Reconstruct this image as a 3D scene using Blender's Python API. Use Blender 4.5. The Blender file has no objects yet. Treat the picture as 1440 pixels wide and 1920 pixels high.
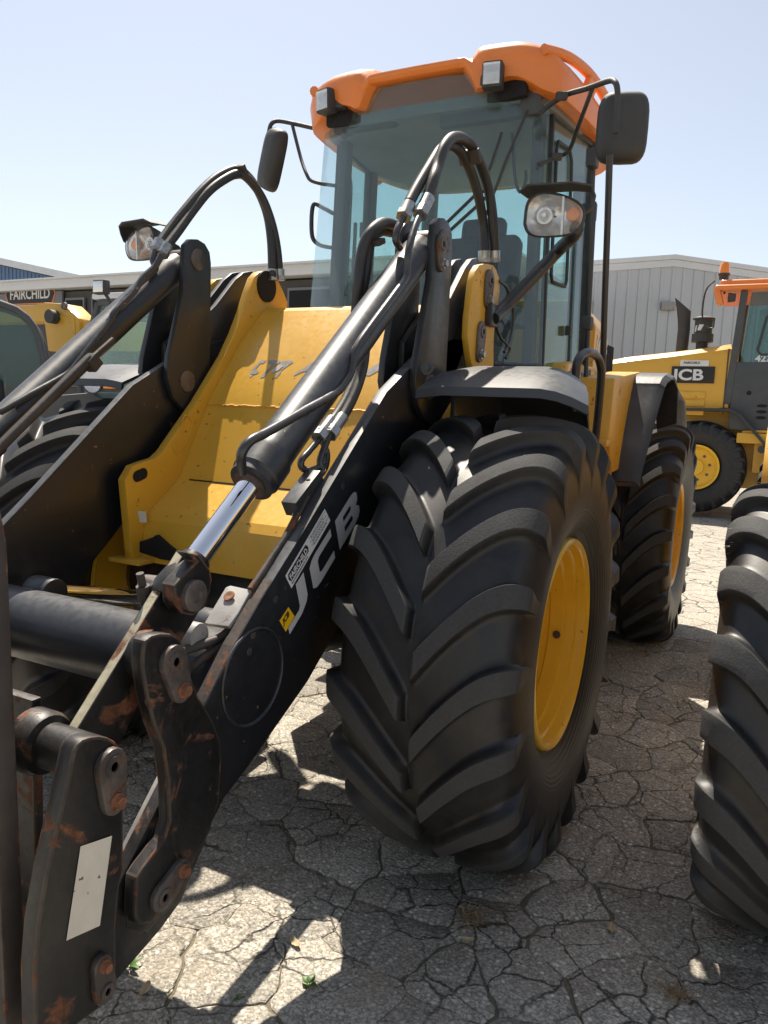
import bpy, bmesh, math, random
from math import sin, cos, pi, radians, sqrt, atan2, hypot
from mathutils import Vector, Matrix, noise

random.seed(7)
scene = bpy.context.scene
col = scene.collection

# ---------------------------------------------------------------- camera
cam_d = bpy.data.cameras.new('camera')
cam_d.sensor_fit = 'VERTICAL'
cam_d.sensor_height = 36.0
cam_d.lens = 36.0 * 1440 / 1920
cam_d.clip_start = 0.05
cam_d.clip_end = 3000
cam = bpy.data.objects.new('camera', cam_d)
col.objects.link(cam)
YAW, PIT, ROLL = 0.4742, 0.1283, 0.0405
fw = Vector((-cos(YAW) * cos(PIT), -sin(YAW) * cos(PIT), -sin(PIT)))
rt = fw.cross(Vector((0, 0, 1))).normalized()
up = rt.cross(fw)
rt, up = cos(ROLL) * rt + sin(ROLL) * up, -sin(ROLL) * rt + cos(ROLL) * up
mw = Matrix((rt, up, -fw)).transposed().to_4x4()
mw.translation = Vector((2.4693, 1.7065, 1.4927))
cam.matrix_world = mw
scene.camera = cam

# ---------------------------------------------------------------- sky, sun, exposure
SUN_AZ, SUN_EL = 40.0, 61.0          # heading the light travels to (from +x to +y), height of the sun
world = bpy.data.worlds.new('World')
scene.world = world
world.use_nodes = True
wn = world.node_tree.nodes
wl = world.node_tree.links
for n in list(wn):
    wn.remove(n)
sky = wn.new('ShaderNodeTexSky')
sky.sky_type = 'NISHITA'
sky.sun_disc = False
sky.sun_elevation = radians(SUN_EL)
sky.sun_rotation = atan2(-cos(radians(SUN_AZ)), -sin(radians(SUN_AZ))) % (2 * pi)
sky.altitude = 100
sky.air_density = 1.0
sky.dust_density = 1.0
sky.ozone_density = 1.0
bg = wn.new('ShaderNodeBackground')
bg.inputs['Strength'].default_value = 0.040
wo = wn.new('ShaderNodeOutputWorld')
hz_ = wn.new('ShaderNodeHueSaturation')          # summer haze: a paler blue all over the sky
hz_.inputs['Saturation'].default_value = 0.54
wl.new(sky.outputs[0], hz_.inputs['Color'])
wl.new(hz_.outputs[0], bg.inputs[0])
wl.new(bg.outputs[0], wo.inputs[0])

sd = bpy.data.lights.new('sun', 'SUN')
sd.energy = 2.1
sd.angle = radians(0.53)
sd.color = (1.0, 0.91, 0.78)
so = bpy.data.objects.new('sun', sd)
col.objects.link(so)
ldir = Vector((cos(radians(SUN_AZ)) * cos(radians(SUN_EL)), sin(radians(SUN_AZ)) * cos(radians(SUN_EL)), -sin(radians(SUN_EL))))
so.rotation_euler = ldir.to_track_quat('-Z', 'Y').to_euler()
so.location = (-6, -4, 9)

scene.render.engine = 'CYCLES'
scene.view_settings.view_transform = 'Standard'
scene.view_settings.look = 'None'
scene.view_settings.exposure = 1.95
scene.view_settings.gamma = 1.0
scene.view_settings.use_curve_mapping = False

# ---------------------------------------------------------------- mesh helpers
class MB:
    """collects faces; build() links them as ONE mesh object"""
    def __init__(s):
        s.v = []; s.f = []; s.m = []
    def add(s, vs, fs, m=0):
        o = len(s.v)
        s.v += [tuple(v) for v in vs]
        for f in fs:
            s.f.append([i + o for i in f]); s.m.append(m)
        return s
    def box(s, c, size, rot=None, m=0):
        a, b, d = [k / 2 for k in size]
        vs = [Vector((x, y, z)) for x in (-a, a) for y in (-b, b) for z in (-d, d)]
        if rot is not None:
            R = rot if isinstance(rot, Matrix) else Matrix.Rotation(rot[2], 3, 'Z') @ Matrix.Rotation(rot[1], 3, 'Y') @ Matrix.Rotation(rot[0], 3, 'X')
            vs = [R @ v for v in vs]
        c = Vector(c)
        return s.add([v + c for v in vs], [(0, 1, 3, 2), (4, 6, 7, 5), (0, 4, 5, 1), (2, 3, 7, 6), (0, 2, 6, 4), (1, 5, 7, 3)], m)
    def bar(s, a, b, w, h, upv=(0, 0, 1), m=0):
        a = Vector(a); b = Vector(b); t = (b - a); L = t.length; t.normalize()
        r = t.cross(Vector(upv))
        if r.length < 1e-4: r = t.cross(Vector((1, 0, 0)))
        r.normalize(); u = r.cross(t)
        R = Matrix((t, r, u)).transposed()
        return s.box((a + b) / 2, (L, w, h), R, m)
    def prism(s, prof, y0, y1, axis=1, m=0, ms=None):
        """profile polygon extruded along an axis: axis 1: (x,z) along y; axis 0: (y,z) along x; axis 2: (x,y) along z"""
        n = len(prof)
        def mk(p, t):
            if axis == 1: return (p[0], t, p[1])
            if axis == 0: return (t, p[0], p[1])
            return (p[0], p[1], t)
        vs = [mk(p, y0) for p in prof] + [mk(p, y1) for p in prof]
        fs = [tuple(range(n)), tuple(range(2 * n - 1, n - 1, -1))]
        sd_ = [(i, (i + 1) % n + 0, (i + 1) % n + n, i + n) for i in range(n)]
        s.add(vs, fs + sd_, m)
        if ms is not None: s.m[-n:] = [ms] * n
        return s
    def sheet(s, prof, y0, y1, t, axis=1, m=0):
        """open polyline thickened by t (towards its right hand side) and extruded"""
        off = []
        n = len(prof)
        for i in range(n):
            a = Vector(prof[max(i - 1, 0)]); b = Vector(prof[min(i + 1, n - 1)])
            d = (b - a).normalized()
            off.append((prof[i][0] + d[1] * t, prof[i][1] - d[0] * t))
        return s.prism(list(prof) + off[::-1], y0, y1, axis, m)
    def tube(s, path, r, n=12, m=0, caps=True, smooth=0):
        P = [Vector(p) for p in path]
        if smooth: P = catmull(P, smooth)
        rr = r if isinstance(r, (list, tuple)) else None
        o = len(s.v); k = len(P)
        t0 = (P[1] - P[0]).normalized()
        ref = Vector((0, 0, 1)) if abs(t0.z) < .9 else Vector((1, 0, 0))
        nrm = t0.cross(ref).normalized()
        vs = []
        for i in range(k):
            t = (P[min(i + 1, k - 1)] - P[max(i - 1, 0)]).normalized()
            nrm = (nrm - t * nrm.dot(t)).normalized()
            bn = t.cross(nrm)
            q = rr[min(int(i * len(rr) / k), len(rr) - 1)] if rr else r
            for j in range(n):
                a = 2 * pi * j / n
                vs.append(P[i] + (nrm * cos(a) + bn * sin(a)) * q)
        fs = []
        for i in range(k - 1):
            for j in range(n):
                fs.append((i * n + j, i * n + (j + 1) % n, (i + 1) * n + (j + 1) % n, (i + 1) * n + j))
        if caps:
            fs.append(tuple(range(n - 1, -1, -1))); fs.append(tuple(range((k - 1) * n, k * n)))
        return s.add(vs, fs, m)
    def lathe(s, prof, c, ax=(0, 1, 0), n=32, m=0, caps=True):
        """prof: list of (distance along axis, radius)"""
        ax = Vector(ax).normalized(); c = Vector(c)
        ref = Vector((0, 0, 1)) if abs(ax.z) < .9 else Vector((1, 0, 0))
        e1 = ax.cross(ref).normalized(); e2 = ax.cross(e1)
        vs = []
        for (a, r) in prof:
            for j in range(n):
                t = 2 * pi * j / n
                vs.append(c + ax * a + (e1 * cos(t) + e2 * sin(t)) * r)
        fs = []
        for i in range(len(prof) - 1):
            for j in range(n):
                fs.append((i * n + j, (i + 1) * n + j, (i + 1) * n + (j + 1) % n, i * n + (j + 1) % n))
        if caps and prof[0][1] > 1e-5: fs.append(tuple(range(n)))
        if caps and prof[-1][1] > 1e-5: fs.append(tuple(range(len(prof) * n - 1, (len(prof) - 1) * n - 1, -1)))
        return s.add(vs, fs, m)
    def cyl(s, a, b, r, n=20, m=0):
        a = Vector(a); b = Vector(b)
        return s.lathe([(0, r), ((b - a).length, r)], a, b - a, n, m)
    def grid(s, P, m=0, closed=False):
        """P: rows of points"""
        R = len(P); C = len(P[0])
        vs = [p for row in P for p in row]
        fs = []
        for i in range(R - 1):
            for j in range(C - (0 if closed else 1)):
                j2 = (j + 1) % C
                fs.append((i * C + j, i * C + j2, (i + 1) * C + j2, (i + 1) * C + j))
        return s.add(vs, fs, m)
    def mesh(s, name, mats, bevel=0, seg=2, ang=35, bevmat=None, thick=0):
        bm = bmesh.new()
        vv = [bm.verts.new(v) for v in s.v]
        for f, m in zip(s.f, s.m):
            try:
                fc = bm.faces.new([vv[i] for i in f]); fc.material_index = m
            except ValueError:
                pass
        bmesh.ops.remove_doubles(bm, verts=bm.verts, dist=1e-5)
        bmesh.ops.recalc_face_normals(bm, faces=bm.faces)
        if thick:
            bmesh.ops.solidify(bm, geom=list(bm.faces), thickness=thick)
        if bevel:
            es = [e for e in bm.edges if len(e.link_faces) == 2 and e.calc_face_angle(0) > radians(ang)]
            kw = {}
            if bevmat is not None: kw['material'] = bevmat
            bmesh.ops.bevel(bm, geom=es, offset=bevel, segments=seg, profile=.6, affect='EDGES', clamp_overlap=True, **kw)
        me = bpy.data.meshes.new(name)
        bm.to_mesh(me); bm.free()
        for mt in (mats if isinstance(mats, (list, tuple)) else [mats]):
            me.materials.append(mt)
        me.polygons.foreach_set('use_smooth', [True] * len(me.polygons))
        me.set_sharp_from_angle(angle=radians(ang))
        return me
    def build(s, name, mats, parent=None, bevel=0, seg=2, ang=35, bevmat=None, label=None, thick=0):
        me = s.mesh(name, mats, bevel, seg, ang, bevmat, thick)
        return link(name, me, parent, label)

def link(name, data, parent=None, label=None):
    o = bpy.data.objects.new(name, data)
    col.objects.link(o)
    if parent is not None: o.parent = parent
    if label: o['label'] = label
    return o
def tag(o, label, cat, group=None):
    o['label'] = label; o['category'] = cat
    if group: o['group'] = group
    return o
def struct(o):
    o['kind'] = 'structure'; return o
def empty(name, loc=(0, 0, 0), rz=0):
    o = bpy.data.objects.new(name, None)
    o.empty_display_size = .2
    col.objects.link(o); o.location = loc; o.rotation_euler[2] = rz
    return o
def catmull(P, k):
    P = [Vector(p) for p in P]; out = []
    for i in range(len(P) - 1):
        a = P[max(i - 1, 0)]; b = P[i]; c = P[i + 1]; d = P[min(i + 2, len(P) - 1)]
        for j in range(k):
            t = j / k
            out.append(.5 * ((2 * b) + (c - a) * t + (2 * a - 5 * b + 4 * c - d) * t * t + (3 * b - a - 3 * c + d) * t ** 3))
    out.append(P[-1]); return out
def lerp(a, b, t): return a + (b - a) * t
def interp(tab, x):
    if x <= tab[0][0]: return tab[0][1]
    for (a, b), (c, d) in zip(tab, tab[1:]):
        if x <= c: return lerp(b, d, (x - a) / (c - a))
    return tab[-1][1]
def capsule(a, b, ra, rb, n=8):
    """outline round two pins a and b (x,z)"""
    a = Vector(a); b = Vector(b); d = (b - a); L = d.length; t = atan2(d[1], d[0])
    k = math.asin(max(-1, min(1, (ra - rb) / L)))
    out = []
    for i in range(n + 1):
        w = t - pi / 2 + k + (pi - 2 * k) * i / n
        out.append((b[0] + rb * cos(w), b[1] + rb * sin(w)))
    for i in range(n + 1):
        w = t + pi / 2 - k + (pi + 2 * k) * i / n
        out.append((a[0] + ra * cos(w), a[1] + ra * sin(w)))
    return out
def mirror(prof): return prof

# ---------------------------------------------------------------- materials
def nd(nt, t, **kw):
    n = nt.nodes.new(t)
    for k, v in kw.items():
        if k in n.inputs: n.inputs[k].default_value = v
        else: setattr(n, k, v)
    return n
def new_mat(name):
    m = bpy.data.materials.new(name); m.use_nodes = True
    nt = m.node_tree
    return m, nt, nt.nodes['Principled BSDF']
def ramp(nt, fac, stops):
    r = nt.nodes.new('ShaderNodeValToRGB')
    el = r.color_ramp.elements
    while len(el) < len(stops): el.new(.5)
    for e, (p_, c_) in zip(el, stops):
        e.position = p_; e.color = (*c_, 1) if len(c_) == 3 else c_
    nt.links.new(fac, r.inputs[0]); return r.outputs[0]
def mixc(nt, fac, a, b):
    n = nt.nodes.new('ShaderNodeMix'); n.data_type = 'RGBA'
    for s_, v in ((n.inputs[0], fac), (n.inputs[6], a), (n.inputs[7], b)):
        if hasattr(v, 'is_linked'): nt.links.new(v, s_)
        else: s_.default_value = v if isinstance(v, (int, float)) else (*v, 1) if len(v) == 3 else v
    return n.outputs[2]
def mathn(nt, op, a, b=0.0, clamp=False):
    n = nt.nodes.new('ShaderNodeMath'); n.operation = op; n.use_clamp = clamp
    for s_, v in ((n.inputs[0], a), (n.inputs[1], b)):
        if hasattr(v, 'is_linked'): nt.links.new(v, s_)
        else: s_.default_value = v
    return n.outputs[0]
def noise_tex(nt, vec, scale, detail=4, rough=.55, dist=0):
    n = nd(nt, 'ShaderNodeTexNoise', Scale=scale, Detail=detail, Roughness=rough, Distortion=dist)
    nt.links.new(vec, n.inputs['Vector']); return n.outputs['Fac']
def finish(name, base, rough=.45, metal=0.0, var=.12, vscale=6.0, dust=.0, dustc=(.36, .31, .24), updust=0.0,
           rust=0.0, rscale=14.0, bump=.0, bscale=60.0, coat=0.0, spec=.5, chips=0.0, chipc=(.30, .13, .05), grease=0.0):
    """painted or bare surface with uneven colour, dust that settles on level faces, rust patches and chips"""
    m, nt, bs = new_mat(name)
    tc = nt.nodes.new('ShaderNodeTexCoord'); v = tc.outputs['Object']
    n1 = noise_tex(nt, v, vscale, 5, .6)
    n2 = noise_tex(nt, v, vscale * 7, 4, .6)
    c = mixc(nt, ramp(nt, n1, [(.3, (0, 0, 0)), (.7, (1, 1, 1))]), tuple(k * (1 - var) for k in base), tuple(min(1, k * (1 + var)) for k in base))
    rg = mathn(nt, 'ADD', mathn(nt, 'MULTIPLY', mathn(nt, 'SUBTRACT', n2, .5), .35), rough, True)
    if dust or updust:
        geo = nt.nodes.new('ShaderNodeNewGeometry')
        sx = nt.nodes.new('ShaderNodeSeparateXYZ'); nt.links.new(geo.outputs['Normal'], sx.inputs[0])
        upf = mathn(nt, 'MULTIPLY', mathn(nt, 'MAXIMUM', sx.outputs[2], 0.0), updust)
        f = mathn(nt, 'MULTIPLY', mathn(nt, 'ADD', upf, dust), mathn(nt, 'ADD', mathn(nt, 'MULTIPLY', n2, 1.0), mathn(nt, 'MULTIPLY', n1, .6)), True)
        c = mixc(nt, f, c, dustc)
        rg = mathn(nt, 'ADD', rg, mathn(nt, 'MULTIPLY', f, .4), True)
    if grease:
        n5 = noise_tex(nt, v, 5.0, 6, .65, 1.0)
        f = mathn(nt, 'MULTIPLY', ramp(nt, n5, [(.52, (0, 0, 0)), (.66, (1, 1, 1))]), grease)
        c = mixc(nt, f, c, (.02, .017, .014))
    if rust:
        n3 = noise_tex(nt, v, rscale, 8, .68, .8)
        f = ramp(nt, n3, [(.64 - rust * .2, (0, 0, 0)), (.70 - rust * .2, (1, 1, 1))])
        n4 = noise_tex(nt, v, rscale * 5, 5, .7)
        rc = ramp(nt, n4, [(.3, (.055, .022, .012)), (.55, (.17, .065, .028)), (.75, (.30, .145, .07))])
        c = mixc(nt, f, c, rc)
        rg = mathn(nt, 'ADD', rg, mathn(nt, 'MULTIPLY', f, .45), True)
        metal_s = None
    if chips:
        n6 = noise_tex(nt, v, 38.0, 3, .5, .3)
        f = ramp(nt, n6, [(.74 - chips * .1, (0, 0, 0)), (.75 - chips * .1, (1, 1, 1))])
        c = mixc(nt, f, c, chipc)
    nt.links.new(c, bs.inputs['Base Color']); nt.links.new(rg, bs.inputs['Roughness'])
    bs.inputs['Metallic'].default_value = metal
    bs.inputs['Specular IOR Level'].default_value = spec
    bs.inputs['Coat Weight'].default_value = coat
    bs.inputs['Coat Roughness'].default_value = .12
    if bump:
        b = nt.nodes.new('ShaderNodeBump'); b.inputs['Strength'].default_value = bump; b.inputs['Distance'].default_value = .004
        nb = noise_tex(nt, v, bscale, 4, .6)
        nt.links.new(nb, b.inputs['Height']); nt.links.new(b.outputs[0], bs.inputs['Normal'])
    return m
def glass(name, tint, haze=.06, rough=.0, hazec=(.6, .66, .68), ior=1.5):
    """thin tinted pane: lets light straight through, mirrors at a glancing angle, carries a film of dust"""
    m, nt, bs = new_mat(name)
    nt.nodes.remove(bs)
    out = nt.nodes['Material Output']
    tr = nt.nodes.new('ShaderNodeBsdfTransparent'); tr.inputs[0].default_value = (*tint, 1)
    gl = nt.nodes.new('ShaderNodeBsdfGlossy'); gl.inputs['Roughness'].default_value = rough
    gl.inputs[0].default_value = (1, 1, 1, 1)
    df = nt.nodes.new('ShaderNodeBsdfDiffuse'); df.inputs[0].default_value = (*hazec, 1)
    tl = nt.nodes.new('ShaderNodeBsdfTranslucent'); tl.inputs[0].default_value = (*hazec, 1)
    ad = nt.nodes.new('ShaderNodeMixShader'); ad.inputs[0].default_value = .5
    nt.links.new(df.outputs[0], ad.inputs[1]); nt.links.new(tl.outputs[0], ad.inputs[2])
    lw = nt.nodes.new('ShaderNodeLayerWeight'); lw.inputs[0].default_value = .5
    fz = mathn(nt, 'ADD', mathn(nt, 'MULTIPLY', mathn(nt, 'POWER', lw.outputs['Facing'], 4.0), .75), .035, True)
    tc = nt.nodes.new('ShaderNodeTexCoord')
    nz = noise_tex(nt, tc.outputs['Object'], 9, 6, .65)
    hz = mathn(nt, 'MULTIPLY', mathn(nt, 'ADD', nz, .45), haze, True)
    m1 = nt.nodes.new('ShaderNodeMixShader'); m2 = nt.nodes.new('ShaderNodeMixShader')
    nt.links.new(hz, m1.inputs[0]); nt.links.new(tr.outputs[0], m1.inputs[1]); nt.links.new(ad.outputs[0], m1.inputs[2])
    nt.links.new(fz, m2.inputs[0]); nt.links.new(m1.outputs[0], m2.inputs[1]); nt.links.new(gl.outputs[0], m2.inputs[2])
    nt.links.new(m2.outputs[0], out.inputs[0])
    return m

YEL = (.70, .375, .022)
M = {}
M['yellow'] = finish('yellow_paint', YEL, .34, var=.06, dust=.04, updust=.10, dustc=(.60, .47, .28), chips=.5, coat=.2, bump=.03, bscale=18)
M['yellow_worn'] = finish('worn_yellow_paint', YEL, .45, var=.10, dust=.10, updust=.1, dustc=(.5, .36, .2), rust=.12, rscale=7, chips=.5, coat=.1)
M['yellow_far'] = finish('yellow_paint_far', YEL, .4, var=.05, vscale=2, dust=.06, updust=.1, coat=.2)
M['rim'] = finish('rim_paint', (.88, .51, .025), .33, var=.05, dust=.06, dustc=(.5, .33, .12), coat=.3, chips=.12)
M['orange'] = finish('orange_roof', (.78, .20, .018), .38, var=.05, dust=.06, updust=.16, dustc=(.75, .5, .34), coat=.2)
M['black'] = finish('black_paint', (.014, .015, .018), .38, var=.25, dust=.05, updust=.22, dustc=(.22, .225, .24), chips=.12, chipc=(.16, .08, .04), coat=.15, bump=.03)
M['black_cyl'] = finish('black_cylinder_paint', (.012, .014, .019), .40, var=.2, dust=.03, updust=.12, dustc=(.28, .28, .28), coat=.1)
M['black_arm'] = finish('black_arm_paint', (.010, .011, .014), .38, var=.3, dust=.0, updust=.28, dustc=(.36, .37, .39), chips=.2, chipc=(.2, .1, .05), rust=.04, rscale=6, coat=.1)
M['plastic'] = finish('black_plastic', (.028, .029, .031), .55, var=.15, dust=.05, updust=.16, dustc=(.34, .32, .29), bump=.05, bscale=200)
M['fender'] = finish('fender_plastic', (.026, .029, .034), .42, var=.12, dust=.03, updust=.15, dustc=(.30, .30, .30), bump=.04, bscale=160)
M['rust'] = finish('rusty_black_steel', (.009, .0095, .011), .40, var=.5, vscale=9, dust=.05, updust=.15, dustc=(.085, .062, .045), rust=.34, rscale=7.5, bump=.35, bscale=26, grease=.7)
M['rust_edge'] = finish('worn_rusty_edge', (.055, .040, .031), .55, var=.5, vscale=14, rust=.50, rscale=10, bump=.3, bscale=50, grease=.5)
M['worn_edge'] = finish('worn_bare_edge', (.34, .31, .22), .5, var=.4, vscale=18, dust=.2, dustc=(.5, .46, .33), rust=.35, rscale=10, bump=.3, bscale=50, grease=.5)
M['brown_steel'] = finish('old_brown_steel', (.050, .040, .034), .6, var=.3, vscale=7, rust=.12, rscale=7, bump=.25, bscale=30)
M['pin'] = finish('pin_steel', (.13, .11, .10), .45, metal=.3, var=.3, vscale=25, rust=.35, rscale=22, bump=.2, grease=.6)
M['bolt'] = finish('rusty_bolt', (.24, .10, .05), .7, var=.4, vscale=40, rust=.6, rscale=30, bump=.3)
M['bright_bolt'] = finish('bright_bolt', (.5, .5, .5), .35, metal=.8, var=.2, vscale=40)
M['hose'] = finish('hose_rubber', (.016, .016, .018), .42, var=.2, dust=.05, updust=.12, bump=.15, bscale=260)
M['pipe'] = finish('black_pipe', (.022, .023, .026), .3, var=.2, dust=.03, updust=.08, coat=.3, chips=.2)
M['fitting'] = finish('zinc_fitting', (.42, .42, .40), .33, metal=.85, var=.25, vscale=40, rust=.1, rscale=25)
M['grey'] = finish('grey_steel', (.30, .29, .28), .5, var=.2, vscale=14, dust=.1, rust=.26, rscale=17, bump=.15)
M['silver'] = finish('silver_decal', (.46, .46, .48), .45, var=.04)
M['white'] = finish('white_plate', (.72, .68, .58), .55, var=.08, vscale=20, dust=.12, dustc=(.5, .42, .3), chips=.35, chipc=(.1, .08, .06))
M['white_decal'] = finish('white_decal', (.66, .66, .66), .5, var=.05)
M['print_black'] = finish('print_black', (.012, .012, .012), .5, var=.05)
M['logo_yellow'] = finish('logo_yellow', (.80, .46, .01), .4, var=.04)
M['grey_residue'] = finish('decal_residue', (.27, .26, .25), .6, var=.25, vscale=40)
M['tan_seat'] = finish('seat_cloth', (.035, .04, .05), .9, var=.2)
M['lining'] = finish('roof_lining', (.20, .21, .23), .9, var=.08)
M['cab_grey'] = finish('cab_trim', (.07, .075, .08), .7, var=.1)
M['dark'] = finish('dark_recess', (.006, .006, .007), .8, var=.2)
M['maroon'] = finish('maroon_box', (.13, .018, .022), .5, var=.1)
M['cyan'] = finish('blue_plug', (.05, .42, .62), .5, var=.1)
M['lens_amber'] = finish('amber_lens', (.85, .25, .02), .2, var=.1, coat=.6)
M['glass_front'] = glass('windscreen_glass', (.82, .92, .915), .085, hazec=(.62, .68, .72))
M['glass'] = glass('tinted_glass', (.76, .90, .885), .07)
M['glass_dark'] = glass('dark_tinted_glass', (.42, .58, .58), .05)
M['lens'] = glass('clear_lens', (.95, .96, .97), .20, hazec=(.8, .8, .78))

m, nt, bs = new_mat('chrome_rod')
bs.inputs['Base Color'].default_value = (.86, .87, .9, 1); bs.inputs['Metallic'].default_value = 1; bs.inputs['Roughness'].default_value = .06
M['chrome'] = m
m, nt, bs = new_mat('lamp_reflector')
tc = nt.nodes.new('ShaderNodeTexCoord')
vz = nd(nt, 'ShaderNodeTexVoronoi', Scale=34.0); nt.links.new(tc.outputs['Object'], vz.inputs['Vector'])
bp = nt.nodes.new('ShaderNodeBump'); bp.inputs['Strength'].default_value = .35; bp.inputs['Distance'].default_value = .008
nt.links.new(vz.outputs['Distance'], bp.inputs['Height']); nt.links.new(bp.outputs[0], bs.inputs['Normal'])
bs.inputs['Base Color'].default_value = (.80, .79, .77, 1); bs.inputs['Metallic'].default_value = 1; bs.inputs['Roughness'].default_value = .32
M['reflector'] = m

# tyre rubber: 'lug' is 1 on the worn crown of the bars, 0 between them
m, nt, bs = new_mat('tyre_rubber')
tc = nt.nodes.new('ShaderNodeTexCoord'); v = tc.outputs['Object']
at = nt.nodes.new('ShaderNodeAttribute'); at.attribute_name = 'lug'
n1 = noise_tex(nt, v, 4, 5, .6); n2 = noise_tex(nt, v, 140, 4, .7); n3 = noise_tex(nt, v, 14, 6, .65, .6)
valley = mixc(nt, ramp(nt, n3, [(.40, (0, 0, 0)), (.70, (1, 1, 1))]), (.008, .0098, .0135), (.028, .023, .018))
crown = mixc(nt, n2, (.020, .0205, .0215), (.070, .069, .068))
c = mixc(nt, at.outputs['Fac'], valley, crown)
c = mixc(nt, mathn(nt, 'MULTIPLY', ramp(nt, n1, [(.45, (0, 0, 0)), (.75, (1, 1, 1))]), .3), c, (.040, .032, .025))
nt.links.new(c, bs.inputs['Base Color'])
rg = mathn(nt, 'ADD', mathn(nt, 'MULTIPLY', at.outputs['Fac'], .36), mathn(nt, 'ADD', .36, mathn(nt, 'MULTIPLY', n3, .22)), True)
nt.links.new(rg, bs.inputs['Roughness'])
bp = nt.nodes.new('ShaderNodeBump'); bp.inputs['Strength'].default_value = .6; bp.inputs['Distance'].default_value = .002
sx = nt.nodes.new('ShaderNodeSeparateXYZ'); nt.links.new(v, sx.inputs[0])
rad = mathn(nt, 'SQRT', mathn(nt, 'ADD', mathn(nt, 'MULTIPLY', sx.outputs[0], sx.outputs[0]), mathn(nt, 'MULTIPLY', sx.outputs[2], sx.outputs[2])))
rings = mathn(nt, 'MULTIPLY', mathn(nt, 'SINE', mathn(nt, 'MULTIPLY', rad, 420.0)), ramp(nt, rad, [(.36, (0, 0, 0)), (.38, (1, 1, 1)), (.45, (1, 1, 1)), (.47, (0, 0, 0))]))
nt.links.new(mathn(nt, 'ADD', mathn(nt, 'MULTIPLY', rings, .35), mathn(nt, 'MULTIPLY', n2, mathn(nt, 'ADD', at.outputs['Fac'], .15))), bp.inputs['Height']); nt.links.new(bp.outputs[0], bs.inputs['Normal'])
M['tyre'] = m

def text_mesh(name, txt, size, mats, parent, origin, right, upv, shear=0, bold=0, sx=1.0, depth=.0006, align='LEFT', label=None, space=1.0):
    cu = bpy.data.curves.new(name, 'FONT'); cu.body = txt; cu.size = size; cu.shear = shear; cu.offset = bold * size; cu.extrude = depth; cu.align_x = align
    cu.space_character = space; cu.resolution_u = 4
    ob = bpy.data.objects.new(name, cu); col.objects.link(ob)
    dg = bpy.context.evaluated_depsgraph_get()
    me = bpy.data.meshes.new_from_object(ob.evaluated_get(dg))
    bpy.data.objects.remove(ob)
    r = Vector(right).normalized(); u = Vector(upv); u = (u - r * u.dot(r)).normalized(); n = r.cross(u)
    o = Vector(origin)
    for vt in me.vertices:
        q = vt.co; vt.co = o + r * (q.x * sx) + u * q.y + n * (q.z + depth)
    me.name = name
    me.materials.clear(); me.materials.append(mats)
    return link(name, me, parent, label)

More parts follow.
